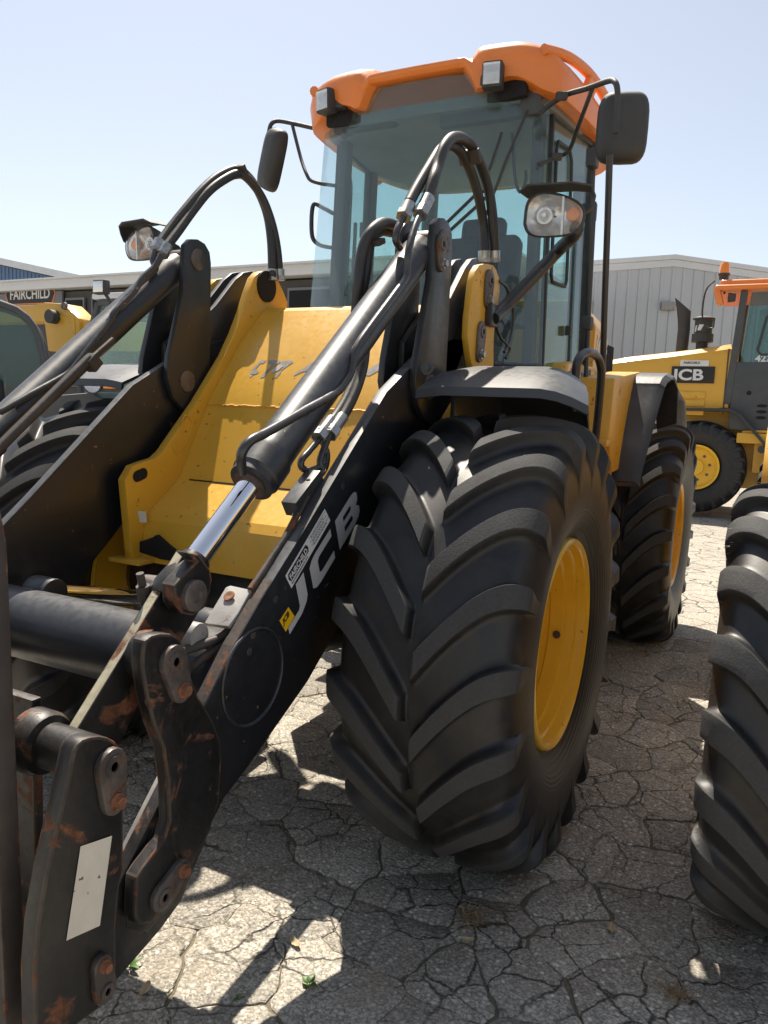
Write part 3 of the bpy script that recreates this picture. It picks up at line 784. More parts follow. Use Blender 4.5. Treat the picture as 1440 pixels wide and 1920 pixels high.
for i in range(6, 10):
    a = Vector(armprof[i]); c_ = Vector(armprof[i + 1]); d = (c_ - a).normalized(); n_ = Vector((-d[1], d[0]));
    if n_[1] < 0: n_ = -n_
    t0, t1 = (0.0, 1.0) if i > 6 else (.75, 1.0)
    A_ = a + (c_ - a) * t0 + n_ * .0006; B_ = a + (c_ - a) * t1 + n_ * .0006
    eg.add([(A_[0], .525, A_[1]), (A_[0], .557, A_[1]), (B_[0], .557, B_[1]), (B_[0], .525, B_[1])], [(0, 1, 2, 3)])
eg.build('worn_edge', M['rust_edge'], ARM[1])

# ---- levers, links, tilt cylinders on both sides
K1 = (-.08, 2.09); K2 = (-.02, 1.59); T1 = (-.49, 2.035)
lev = capsule(K1, K1[:1] + (2.091,), .082, .082)[:0] + [(-.165, 2.09), (-.155, 2.135), (-.125, 2.163), (-.08, 2.172), (-.035, 2.163), (-.005, 2.135), (.002, 2.09), (.005, 1.95), (.085, 1.68), (.095, 1.60), (.06, 1.52), (.0, 1.475), (-.07, 1.46), (-.15, 1.48), (-.165, 1.6)]
lnk = [(-.49, 2.118), (-.43, 2.102), (-.37, 2.06), (-.24, 1.93), (-.06, 1.79), (.0, 1.74), (.0, 1.64), (-.10, 1.60), (-.22, 1.60), (-.33, 1.66), (-.42, 1.78), (-.55, 1.96), (-.573, 2.035), (-.55, 2.095)]
PINC = (1.174, 0.57, 1.073)[0::2]
def ret_plate(parent, h, bl, y0, y1, r=.036, big=None, boltm='bolt', platem='pin'):
    """keeper plate over a pin: a long flat plate with the pin's hole at one end and a bolt at the other"""
    b = MB(); b.prism(capsule(h, bl, r, r * .8), y0, y1)
    o = b.build('pin_keeper', M[platem], parent, bevel=.003, ang=40)
    s = 1 if y1 > y0 else -1
    b = MB(); b.lathe([(0, r * .62), (s * .004, r * .60), (s * .004, r * .28), (s * -.001, r * .26), (s * -.001, 0)], (h[0], y1, h[1]), (0, 1, 0), 20); b.build('pin_end', M[platem], o, ang=30)
    b = MB(); b.lathe([(0, r * .5), (s * .005, r * .5), (s * .005, r * .34), (s * .016, r * .34), (s * .016, 0)], (bl[0], y1, bl[1]), (0, 1, 0), 8); b.build('bolt', M[boltm], o, ang=30)
    return o
LEVY = {1: ((.562, .588), (.440, .466)), -1: ((-.541, -.515), (-.680, -.654))}
LNKY = {1: ((.535, .560), (.468, .493)), -1: ((-.574, -.549), (-.640, -.615))}
CYLY = {1: .513, -1: -.604}
for s in (1, -1):
    for (y0, y1) in LEVY[s]:
        b = MB(); b.prism(lev, y0, y1); b.build('tilt_bellcrank', M['black'], LD, bevel=.005)
    ya, yb = (min(min(q) for q in LEVY[s]) - .006, max(max(q) for q in LEVY[s]) + .006)
    for q in (K1, K2):
        b = MB(); b.lathe([(ya, .044), (yb, .044)], (q[0], 0, q[1]), (0, 1, 0), 24); b.build('pivot_pin', M['pin'], LD, bevel=.003, ang=30)
    for (y0, y1) in LNKY[s]:
        b = MB(); b.prism(lnk, y0, y1); b.build('parallel_link', M['black'], LD, bevel=.005)
    # cylinder
    y = CYLY[s]
    a = Vector((K1[0], y, K1[1])); e = Vector((PINC[0], y, PINC[1])); ax = (e - a).normalized(); Lc = (e - a).length
    up_ = Vector((0, 1, 0)).cross(ax)
    b = MB(); b.lathe([(.03, .0), (.03, .050), (.075, .058), (.10, .061), (.14, .058), (1.13, .058), (1.135, .060), (1.155, .060), (1.160, .066), (1.225, .066), (1.232, .060), (1.250, .060), (1.255, .047), (1.255, .0)], a, ax, 36)
    cy = b.build('tilt_cylinder', M['black_cyl'], LD, ang=25)
    b = MB(); b.lathe([(0, .044), (.006, .044), (.006, .030)], a + ax * 1.255, ax, 24)
    b.build('gland_seal', M['rust_edge'], cy, ang=30)
    b = MB(); b.cyl(a + ax * 1.2, e - ax * .06, .0295, 32); b.build('piston_rod', M['chrome'], cy, ang=30)
    b = MB(); b.lathe([(-.10, .036), (-.05, .045), (.0, .05), (.03, .04)], e, ax, 20); b.build('rod_end', M['rust'], cy, ang=30)
    if s > 0:
        ret_plate(LD, (-0.052, 0.598, 2.078)[0::2], (-0.06, 0.598, 2.015)[0::2], .588, .600, .036, boltm='fitting')
        ret_plate(LD, (-0.461, 0.628, 2.023)[0::2], (-0.455, 0.628, 1.948)[0::2], .618, .632, .042, boltm='fitting')
        ret_plate(LD, (-0.41, 0.628, 1.821)[0::2], (-0.4, 0.628, 1.734)[0::2], .618, .630, .040, boltm='fitting')

# ---- pipes and hoses
def hose(path, r, mat='hose', name='hose', sm=6, parent=LD, n=10):
    b = MB(); b.tube(path, r, n, smooth=sm); return b.build(name, M[mat], parent, ang=60)
hose([(0.045, 0.51, 2.199), (-0.012, 0.51, 2.262), (-0.095, 0.51, 2.347), (-0.197, 0.51, 2.444), (-0.297, 0.51, 2.489), (-0.375, 0.52, 2.478), (-0.47, 0.52, 2.441), (-0.538, 0.53, 2.369), (-0.608, 0.53, 2.276), (-0.608, 0.54, 2.187), (-0.609, 0.54, 2.145)], .0195)
hose([(-0.02, 0.55, 2.229), (-0.057, 0.55, 2.3), (-0.105, 0.54, 2.354), (-0.157, 0.54, 2.437), (-0.234, 0.54, 2.492), (-0.329, 0.54, 2.517), (-0.405, 0.55, 2.508), (-0.505, 0.55, 2.467), (-0.576, 0.56, 2.391), (-0.619, 0.57, 2.276), (-0.646, 0.57, 2.193), (-0.654, 0.57, 2.151)], .0205)
hose([(-0.353, -0.46, 2.473), (-0.09, -0.46, 2.387), (0.11, -0.46, 2.175), (0.206, -0.45, 2.066)] if False else [(0.059, -0.59, 2.134), (-0.007, -0.59, 2.211), (-0.084, -0.58, 2.302), (-0.17, -0.57, 2.397), (-0.26, -0.56, 2.475), (-0.355, -0.55, 2.528), (-0.405, -0.53, 2.522), (-0.466, -0.51, 2.47), (-0.515, -0.49, 2.376), (-0.524, -0.47, 2.259), (-0.523, -0.46, 2.139), (-0.511, -0.45, 2.089)], .0195)
hose([(0.055, -0.56, 2.118), (-0.015, -0.56, 2.196), (-0.094, -0.56, 2.288), (-0.18, -0.55, 2.388), (-0.264, -0.54, 2.457), (-0.349, -0.53, 2.506), (-0.403, -0.51, 2.496), (-0.48, -0.49, 2.433), (-0.53, -0.47, 2.331), (-0.562, -0.46, 2.218), (-0.569, -0.45, 2.099)], .0195)
# clip that ties the two hoses of a pair at the top of their loop
for a_, d_ in (((-0.409, 0.535, 2.478), (1, 0, -.9)), ((-0.369, -0.54, 2.521), (1, 0, -.2))):
    b = MB(); b.box(a_, (.022, .085, .055), (0, .7, 0)); b.build('hose_clip', M['brown_steel'], LD, bevel=.004)
# swaged ends
for a_, c_ in (((0.045, 0.51, 2.192), (0.085, 0.51, 2.141)), ((-0.02, 0.55, 2.226), (0.041, 0.55, 2.155)), ((0.059, -0.59, 2.14), (0.086, -0.59, 2.098)), ((0.052, -0.56, 2.123), (0.082, -0.56, 2.08)),
               ((-0.605, 0.54, 2.169), (-0.612, 0.54, 2.124)), ((-0.649, 0.57, 2.176), (-0.657, 0.57, 2.131)), ((-0.523, -0.46, 2.128), (-0.525, -0.46, 2.078)), ((-0.568, -0.45, 2.135), (-0.57, -0.45, 2.085))):
    b = MB(); b.cyl(a_, c_, .0235, 16); 
    d = Vector(c_) - Vector(a_); b.cyl(Vector(a_) + d * .62, Vector(a_) + d * .98, .0275, 6)
    b.build('hose_ferrule', M['fitting'], LD, ang=30)
# steel pipes along the near cylinder
hose([(0.038, 0.55, 2.159), (0.095, 0.56, 2.106), (0.16, 0.572, 2.016), (0.163, 0.572, 1.965), (0.175, 0.572, 1.925), (0.246, 0.572, 1.865), (0.38, 0.572, 1.76), (0.473, 0.572, 1.682), (0.495, 0.572, 1.634), (0.508, 0.572, 1.602), (0.534, 0.572, 1.577), (0.591, 0.572, 1.541), (0.771, 0.572, 1.48), (0.91, 0.572, 1.433), (0.971, 0.57, 1.414), (0.995, 0.565, 1.39), (0.988, 0.555, 1.367), (0.962, 0.54, 1.334)], .0125, 'pipe', 'hydraulic_pipe', 4)
hose([(0.085, 0.51, 2.141), (0.124, 0.51, 2.094), (0.133, 0.51, 2.059), (0.099, 0.51, 2.038)], .012, 'pipe', 'hydraulic_pipe', 4)
hose([(-0.05, 0.4, 2.132), (0.03, 0.4, 2.119), (0.094, 0.4, 2.083), (0.12, 0.4, 2.034), (0.136, 0.4, 1.943), (0.163, 0.4, 1.869), (0.149, 0.38, 1.801)], .0195)
hose([(-0.051, 0.42, 2.149), (0.043, 0.42, 2.14), (0.118, 0.42, 2.106), (0.155, 0.41, 2.06), (0.169, 0.4, 1.99), (0.177, 0.4, 1.902), (0.15, 0.38, 1.819)], .0195)
b = MB(); b.box((0.103, 0.41, 2.063), (.05, .07, .02), (0, .4, 0)); b.build('hose_clip', M['brown_steel'], LD, bevel=.004)
hose([(0.238, 0.47, 1.721), (0.271, 0.48, 1.633), (0.338, 0.49, 1.546), (0.412, 0.49, 1.47), (0.479, 0.49, 1.429)], .0165)
hose([(0.219, 0.44, 1.706), (0.276, 0.46, 1.616), (0.356, 0.47, 1.528), (0.436, 0.47, 1.46), (0.501, 0.47, 1.425)], .0165)
for a_, c_ in (((0.406, 0.49, 1.475), (0.479, 0.49, 1.419)), ((0.436, 0.47, 1.464), (0.512, 0.47, 1.409))):
    b = MB(); d = Vector(c_) - Vector(a_); b.cyl(a_, c_, .020, 16); b.cyl(Vector(a_) + d * .65, Vector(a_) + d, .0245, 6); b.build('hose_ferrule', M['fitting'], LD, ang=30)
hose([(0.507, 0.47, 1.412), (0.475, 0.47, 1.388), (0.474, 0.48, 1.356), (0.503, 0.49, 1.317), (0.557, 0.5, 1.297), (0.62, 0.51, 1.286)], .0105, 'pipe', 'hydraulic_pipe', 4)
hose([(0.512, 0.47, 1.403), (0.557, 0.47, 1.373), (0.596, 0.47, 1.348), (0.595, 0.47, 1.326), (0.57, 0.48, 1.316), (0.534, 0.49, 1.325), (0.507, 0.49, 1.337)], .0105, 'pipe', 'hydraulic_pipe', 4)
hose([(0.479, 0.49, 1.422), (0.507, 0.49, 1.381), (0.529, 0.49, 1.342), (0.531, 0.5, 1.311), (0.586, 0.51, 1.291)], .0105, 'pipe', 'hydraulic_pipe', 4)
# far cylinder: pipe, hose in a sleeve and the position rod under it
hose([(0.113, -0.53, 2.072), (0.14, -0.54, 2.023), (0.192, -0.55, 1.974), (0.242, -0.55, 1.911), (0.335, -0.55, 1.825), (0.361, -0.55, 1.783), (0.461, -0.55, 1.677), (0.509, -0.55, 1.626), (0.567, -0.55, 1.576), (0.698, -0.55, 1.509), (0.819, -0.55, 1.446)], .0125, 'pipe', 'hydraulic_pipe', 4)
hose([(0.096, -0.58, 2.095), (0.121, -0.57, 2.049), (0.114, -0.56, 2.019), (0.204, -0.555, 1.949), (0.291, -0.555, 1.868), (0.359, -0.555, 1.787)], .012, 'pipe', 'hydraulic_pipe', 4)
hose([(0.391, -0.5, 1.718), (0.541, -0.5, 1.602)], .011, 'rust_edge', 'level_rod', 1)
hose([(0.499, -0.5, 1.642), (0.859, -0.5, 1.336), (0.97, -0.5, 1.241)], .018, 'brown_steel', 'level_tube', 1)
b = MB(); b.box((0.489, -0.5, 1.628), (.05, .045, .05), (0, .8, 0)); b.build('level_sensor', M['brown_steel'], LD, bevel=.006)
# electrical plug by the tower
b = MB(); b.box((-0.652, 0.53, 2.207), (.022, .02, .032)); b.build('cable_plug', M['cyan'], LD, bevel=.003)
hose([(-0.655, 0.53, 2.188), (-0.67, 0.54, 2.165), (-0.673, 0.55, 2.139), (-0.611, 0.57, 2.095)], .004, 'hose', 'cable', 4)
hose([(-0.589, 0.62, 2.042), (-0.686, 0.62, 2.03), (-0.767, 0.62, 1.976), (-0.795, 0.62, 1.913), (-0.762, 0.62, 1.819), (-0.7, 0.62, 1.768)], .006, 'hose', 'cable', 4)
hose([(-0.582, 0.62, 1.861), (-0.642, 0.62, 1.824), (-0.729, 0.62, 1.804), (-0.775, 0.62, 1.786), (-0.726, 0.62, 1.744)], .006, 'hose', 'cable', 4)
# channel bracket and pipe rods on the near arm
b = MB(); A_ = Vector((0.691, 0.5, 1.214)); C_ = Vector((0.566, 0.5, 1.3)); b.bar(A_, C_, .05, .05); b.build('pipe_bracket', M['black'], LD, bevel=.003)
hose([(0.637, 0.517, 1.249), (0.739, 0.517, 1.142), (0.89, 0.517, 1.024)], .010, 'rust_edge', 'grease_pipe', 1)
b = MB()
PL_ = [Vector(q) for q in [(0.979, 0.44, 0.943), (0.896, 0.44, 1.021), (0.883, 0.445, 1.024), (0.894, 0.52, 1.025), (0.944, 0.52, 0.976), (0.983, 0.52, 0.949)]]
ctr = sum(PL_, Vector()) / len(PL_)
n_ = Vector((.65, 0, .76))
b.add([q for q in PL_] + [q - n_ * .012 for q in PL_], [tuple(range(6)), tuple(range(11, 5, -1))] + [(i, (i + 1) % 6, (i + 1) % 6 + 6, i + 6) for i in range(6)])
b.build('stop_plate', M['grey'], LD, bevel=.002)
for q in ((0.918, 0.47, 1.005), (0.952, 0.5, 0.947)):
    b = MB(); b.lathe([(0, .016), (.003, .015), (.003, .005), (.001, 0)], Vector(q) + n_ * .001, n_, 10); b.build('bolt', M['bolt'], LD)
hose([(0.949, 0.5, 0.93), (0.973, 0.49, 0.913), (1.012, 0.48, 0.907), (1.063, 0.46, 0.899), (1.084, 0.45, 0.889)], .012, 'brown_steel', 'hose', 4)
hose([(0.964, 0.5, 0.898), (1.003, 0.49, 0.883), (1.041, 0.48, 0.869), (1.062, 0.46, 0.844)], .012, 'brown_steel', 'hose', 4)
b = MB(); b.cyl((1.03, .36, .925), (1.03, .47, .925), .034, 24); b.build('stop_boss', M['grey'], LD, bevel=.004)

# ---- tilt lever, clevis, nose plate and hitch, on both sides
tl = [(1.142, 1.162), (1.305, 0.994), (1.463, 0.834), (1.485, 0.813), (1.48, 0.78), (1.445, 0.741), (1.376, 0.738), (1.329, 0.79), (1.293, 0.838), (1.206, 0.908), (1.119, 0.986), (1.054, 1.05), (1.059, 1.103), (1.093, 1.144)]
clv = [(1.191, 1.172), (1.153, 1.162), (1.112, 1.12), (1.106, 1.094), (1.126, 1.036), (1.167, 1.024), (1.205, 1.037), (1.227, 1.063), (1.231, 1.105), (1.206, 1.122), (1.16, 1.147)]
ban = [(1.354, 0.99), (1.348, 1.017), (1.329, 1.023), (1.302, 1.021), (1.27, 1.012), (1.244, 0.997), (1.226, 0.956), (1.213, 0.91), (1.183, 0.846), (1.133, 0.773), (1.107, 0.717), (1.1, 0.657), (1.103, 0.619), (1.108, 0.567), (1.136, 0.51), (1.178, 0.466), (1.239, 0.429), (1.285, 0.399), (1.328, 0.386), (1.362, 0.401), (1.375, 0.429), (1.375, 0.453), (1.371, 0.514), (1.354, 0.526), (1.292, 0.558), (1.274, 0.593), (1.278, 0.682), (1.293, 0.766), (1.321, 0.829), (1.341, 0.896), (1.354, 0.961)]
hit = [(1.56, 0.874), (1.552, 0.884), (1.54, 0.889), (1.522, 0.887), (1.501, 0.881), (1.48, 0.87), (1.462, 0.855), (1.448, 0.838), (1.444, 0.823), (1.443, 0.786), (1.444, 0.588), (1.455, 0.555), (1.464, 0.479), (1.464, 0.379), (1.471, 0.343), (1.489, 0.334), (1.506, 0.332), (1.557, 0.337), (1.589, 0.33), (1.649, 0.365), (1.649, 0.505), (1.64, 0.588), (1.619, 0.682), (1.582, 0.797)]
HP = (1.483, 0.64, 0.819)[0::2]; BP = (1.275, 0.6, 0.956)[0::2]; BL = (1.304, 0.6, 0.437)[0::2]
for s in (1, -1):
    o_ = 0 if s > 0 else -.09
    b = MB(); b.prism(tl, s * .494 + o_, s * .522 + o_, ms=1); b.build('tilt_lever', [M['rust'], M['worn_edge']], LD, bevel=.003)
    for (y0, y1, pf_) in ((.532, .57, clv), (.452, .484, [(x - .012, z - .022) for (x, z) in clv[2:10]])):
        b = MB(); b.prism(pf_, s * y0 + o_, s * y1 + o_); b.build('rod_clevis', [M['rust'], M['rust_edge']], LD, bevel=.005, bevmat=1)
    b = MB(); q = PINC
    b.lathe([(s * .43, .028), (s * .57, .036), (s * .582, .036), (s * .585, .030), (s * .585, .016), (s * .581, .014), (s * .581, .0)], (q[0], o_, q[1]), (0, 1, 0), 28); b.build('clevis_pin', M['pin'], LD, ang=30)
    b = MB(); b.prism(ban, s * .566, s * .60); b.build('nose_plate', [M['rust'], M['rust_edge']], LD, bevel=.006, bevmat=1)
    b = MB(); b.lathe([(s * .523, .055), (s * .55, .055), (s * .565, .065)], (BP[0], 0, BP[1]), (0, 1, 0), 28); b.build('lever_boss', M['rust'], LD, ang=30)
    b = MB(); b.prism(hit, s * .602, s * .64); b.build('hitch_plate', [M['rust'], M['rust_edge']], LD, bevel=.006, bevmat=1)
    b = MB(); b.lathe([(s * .42, .050), (s * .43, .064), (s * .47, .064), (s * .482, .058), (s * .485, .045), (s * .60, .045)], (HP[0], 0, HP[1]), (0, 1, 0), 28); b.build('hitch_boss', M['rust'], LD, ang=30)
    b = MB(); b.lathe([(s * .40, .045), (s * .566, .045)], (BL[0], 0, BL[1]), (0, 1, 0), 28); b.build('hitch_pin', M['rust'], LD, ang=30)
    ret_plate(LD, HP, (1.477, 0.64, 0.747)[0::2], s * .64, s * .656, .034)
    ret_plate(LD, BP, (1.252, 0.6, 0.887)[0::2], s * .60, s * .616, .036)
    ret_plate(LD, BL, (1.247, 0.6, 0.468)[0::2], s * .60, s * .614, .032)
    ret_plate(LD, (1.501, 0.64, 0.371)[0::2], (1.509, 0.64, 0.429)[0::2], s * .64, s * .654, .026)
nw = [(1.359, 0.511), (1.32, 0.554), (1.223, 0.658), (1.183, 0.667), (1.079, 0.556), (1.085, 0.472), (1.13, 0.417), (1.189, 0.341), (1.258, 0.31), (1.381, 0.276), (1.482, 0.263), (1.527, 0.296), (1.44, 0.429)]
for (y0, y1) in ((.526, .558), (-.558, -.526)):
    b = MB(); b.prism(nw, y0, y1); b.build('nose_web', M['rust'], LD, bevel=.004)
quad_on(LD, 'data_plate', [(1.549, 0.642, 0.689), (1.475, 0.642, 0.673), (1.506, 0.642, 0.506), (1.583, 0.642, 0.524)], M['white'])
b = MB(); b.bar((1.297, 0.5, 0.493), (1.167, 0.5, 0.635), .02, .05); b.build('tie_bar', M['grey'], LD, bevel=.003)
hp = MB(); hp.box((1.43, -.115, .60), (.025, .99, .55)); hp.build('hitch_frame', [M['rust'], M['rust_edge']], LD, bevel=.004, bevmat=1)
b = MB(); b.cyl((1.231, 0.47, 1.119), (1.222, 0.47, 1.087), .009, 8); b.cyl((1.222, 0.47, 1.089), (1.215, 0.47, 1.055), .016, 10); b.build('grease_nipple', M['brown_steel'], LD, ang=30)
# upright of the fork carriage in front of the hitch
CB_ = (1.6, 0.565, 0.343)[1] - .40; CT_ = (1.6, 0.53, 1.26)[1] - .40
for y0 in (.40, -.60):
    cg = MB(); cg.prism([(y0, .05), (y0 + CB_, .05), (y0 + CT_, 1.24), (y0 + CT_ - .015, 1.30), (y0 - .06, 1.29), (y0 - .08, 1.24)], 1.60, 1.645, axis=0); cg.build('carriage_upright', [M['brown_steel'], M['rust_edge']], LD, bevel=.006, bevmat=1)
for z in (.30, .95):
    cg = MB(); cg.box((1.55, -.05, z), (.08, .86, .10)); cg.build('carriage_rail', M['brown_steel'], LD, bevel=.006)

# lift rams under the frame, from the chassis to the arms
for s in (1, -1):
    y = s * .34
    b = MB(); b.cyl((-.28, y, .60), (.40, y, .775), .060, 24); lr = b.build('lift_ram', M['black_cyl'], LD, bevel=.008, ang=30)
    b = MB(); b.cyl((.38, y, .770), (.84, y, .885), .032, 20); b.build('ram_rod', M['chrome'], lr, ang=30)
    b = MB(); b.cyl((.83, y - .05, .882), (.83, y + .05, .882), .05, 20); b.build('ram_eye', M['black'], lr, bevel=.006, ang=30)

# ================================================================ cab, bodywork, lamps and mirrors of the loader
def fender(s):
    rows = [(.215, 1.555, 1.19), (.21, 1.583, 1.185), (.13, 1.615, 1.165), (.02, 1.648, 1.13), (-.15, 1.672, 1.085), (-.38, 1.66, 1.045), (-.56, 1.60, 1.02), (-.68, 1.48, 1.005), (-.75, 1.30, 1.0), (-.77, 1.10, 1.0)]
    P = []
    for k, (x, z, yo) in enumerate(rows):
        row = []
        for j in range(13):
            t = j / 12; y = lerp(.645, yo, t)
            dz = -.045 * max(0, (t - .72) / .28) ** 2 * (1 if k < 7 else 0) - .012 * max(0, (.15 - t) / .15)
            dx = -.05 * max(0, (t - .75) / .25) ** 2 if k < 4 else 0
            row.append((x + dx, s * y, z + dz))
        P.append(row)
    b = MB(); b.grid(P); o = b.build('front_fender', M['fender'], LD, thick=.012, ang=30); return o
for s in (1, -1):
    fo = fender(s)
    b = MB(); b.box((-.33, s * .655, 1.45), (.5, .02, .30)); b.build('fender_bracket', M['black'], fo, bevel=.004)
b = MB(); b.lathe([(0, .022), (.03, .022), (.03, 0)], (0.09, 0.63, 1.644), (1, .3, 0), 10); b.lathe([(.03, .010), (.045, .010), (.045, 0)], (0.09, 0.63, 1.644), (1, .3, 0), 6); b.build('fender_mount', M['black'], LD, ang=30)

# ---- rear chassis, hood, steps and rear fenders
b = MB(); b.prism([(-1.25, .60), (-1.25, 1.05), (-1.9, 1.15), (-3.9, 1.15), (-4.0, .75), (-3.5, .55), (-1.6, .50)], -.40, .40); b.build('rear_chassis', M['black'], LD, bevel=.02)
b = MB(); b.cyl((-1.28, 0, .62), (-1.28, 0, 1.15), .10, 20); b.build('articulation_pin', M['black'], LD, bevel=.01)
hd = []
for i in range(9):
    x = -2.32 - i * .19
    top = interp([(0, 2.22), (2, 2.19), (3, 2.13), (4, 2.02), (6, 1.88), (8, 1.75)], i)
    hw = interp([(0, .635), (2, .63), (3, .61), (4, .57), (8, .48)], i)
    row = [(x, -hw, 1.15), (x, -hw, top - .16), (x, -hw + .05, top - .06), (x, -hw + .16, top), (x, 0, top + .02), (x, hw - .16, top), (x, hw - .05, top - .06), (x, hw, top - .16), (x, hw, 1.15)]
    hd.append(row)
b = MB(); b.grid(hd); b.add(hd[0], [tuple(range(9))]); b.add(hd[-1], [tuple(range(9))[::-1]])
hood = b.build('engine_hood', M['yellow'], LD, bevel=.01, ang=25)
for k in range(9):
    b = MB(); b.box((-2.62 - k * .035, .628, 1.86), (.018, .012, .26)); b.build('grille_slat', M['dark'], hood)
text_mesh('hood_lettering', 'JCB', .17, M['white_decal'], hood, (-2.34, .6365, 1.90), (-1, 0, 0), (0, 0, 1), shear=.25, bold=.03, sx=1.25)
for s in (1, -1):
    b = MB()
    b.prism([(-1.62, 1.40), (-1.66, 1.72), (-2.42, 1.80), (-2.42, 1.25), (-1.80, 1.22)], s * .56, s * .90)
    dk = b.build('side_deck', M['yellow_worn'], LD, bevel=.012)
    b = MB(); b.prism([(-1.70, 1.00), (-1.64, 1.39), (-1.86, 1.39), (-1.90, 1.00)], s * .60, s * .88); b.build('step_box', M['yellow_worn'], LD, bevel=.008)
    b = MB(); b.box((-1.60, s * .74, 1.385), (.16, .34, .035)); b.build('step_tread', M['yellow_worn'], LD, bevel=.005)
    b = MB(); b.bar((-1.66, s * .79, 1.02), (-1.66, s * .79, 1.40), .03, .03, (1, 0, 0)); b.build('step_post', M['yellow'], LD, bevel=.004)
    b = MB(); b.box((-1.64, s * .74, .70), (.14, .34, .03)); b.bar((-1.64, s * .60, .70), (-1.68, s * .60, 1.05), .02, .04, (0, 1, 0)); b.bar((-1.64, s * .88, .70), (-1.68, s * .88, 1.05), .02, .04, (0, 1, 0)); b.build('lower_step', M['black'], LD, bevel=.004)
    # rear fender: sloping front apron, step in the crown, level top, over the inner half of the tyre
    rows = [(-1.93, 1.17, .86, 1.02), (-1.97, 1.30, .865, 1.035), (-2.03, 1.44, .87, 1.05), (-2.12, 1.60, .88, 1.065), (-2.19, 1.70, .885, 1.075), (-2.20, 1.722, .885, 1.078), (-2.24, 1.755, .885, 1.085), (-2.28, 1.775, .885, 1.10), (-2.42, 1.795, .885, 1.095), (-2.62, 1.78, .88, 1.085), (-3.0, 1.75, .88, 1.05), (-3.5, 1.68, .88, 1.05), (-3.75, 1.50, .88, 1.05)]
    P = [[(x, s * lerp(a, c, j / 6), z - .02 * max(0, j - 5)) for j in range(7)] for (x, z, a, c) in rows]
    b = MB(); b.grid(P)
    fe = b.build('rear_fender', M['fender'], LD, thick=.015, ang=22)
    b = MB(); b.prism([(s * 1.0, 1.76), (s * 1.095, 1.755), (s * 1.12, 1.70), (s * 1.13, 1.50), (s * 1.02, 1.46), (s * 1.0, 1.6)], -2.46, -2.42, axis=0); b.build('fender_skirt', M['dark'], fe, bevel=.004)
    b = MB(); b.bar((-1.95, s * .86, 1.16), (-1.96, s * 1.02, 1.17), .03, .05); b.build('fender_stay', M['rust_edge'], fe, bevel=.003)
b = MB(); b.add([(-0.646, 0.915, 1.701), (-1.031, 0.915, 1.727), (-1.055, 0.915, 1.654), (-0.874, 0.915, 1.644), (-0.66, 0.915, 1.655)], [(0, 1, 2, 3, 4)]); 
b = MB(); b.prism([(-1.36, 1.40), (-1.36, 1.70), (-1.44, 1.785), (-1.62, 1.80), (-2.05, 1.80), (-2.05, 1.40)], .56, .712); tk_ = b.build('fuel_tank', M['yellow'], LD, bevel=.03, seg=3)
b = MB(); b.prism([(-1.386, 1.732), (-1.918, 1.778), (-1.948, 1.688), (-1.402, 1.678)], .7125, .7145); mp = b.build('model_plate', M['print_black'], tk_)
text_mesh('model_lettering', '416 HT', .10, M['white_decal'], tk_, Vector((-1.462, 0.715, 1.691)), (-1, 0, 0), (0, 0, 1), bold=.02, sx=.95)
# grab rails
def rail(path, r, name, mat='black', sm=5, parent=LD):
    b = MB(); b.tube(path, r, 12, smooth=sm); return b.build(name, M[mat], parent, ang=60)
rail([(-0.509, 0.98, 1.53), (-0.495, 0.98, 1.663), (-0.492, 0.985, 1.715), (-0.539, 0.99, 1.744), (-0.599, 1, 1.758), (-0.711, 1.005, 1.755), (-0.779, 1.01, 1.724), (-0.809, 1.01, 1.669), (-0.849, 1, 1.516), (-0.875, 0.99, 1.393)], .017, 'grab_rail')
rail([(-0.706, 1, 2.524), (-0.782, 0.995, 2.282), (-0.882, 0.985, 2.004), (-0.974, 0.98, 1.701)], .0135, 'mirror_pole', sm=2)

# ---- cab
CB = 1.38
CP = [(-1.12, .60), (-1.82, .695), (-2.32, .52)]       # front pillar, door pillar, rear corner
cabin = MB(); cabin.prism([(CP[0][0], .60), (CP[1][0], .69), (CP[2][0], .52), (CP[2][0], -.52), (CP[1][0], -.69), (CP[0][0], -.60)], 1.18, CB, axis=2)
floor_ = cabin.build('cab_floor', M['black'], LD, bevel=.01)
b = MB(); b.box((-1.10, 0, 1.56), (.04, 1.12, .36)); fl_ = b.build('front_bulkhead', M['yellow_worn'], LD, bevel=.006)
b = MB(); b.box((-1.065, .50, 1.62), (.05, .22, .10)); b.build('tool_box', M['maroon'], LD, bevel=.006)
b = MB(); b.box((-1.065, .50, 1.71), (.05, .24, .05)); b.build('vent_strip', M['cab_grey'], LD, bevel=.006)
def post(a, c, w, d, name='cab_pillar', mat='cab_grey'):
    b = MB(); b.bar(a, c, w, d, (1, 0, 0)); return b.build(name, M[mat], LD, bevel=.008)
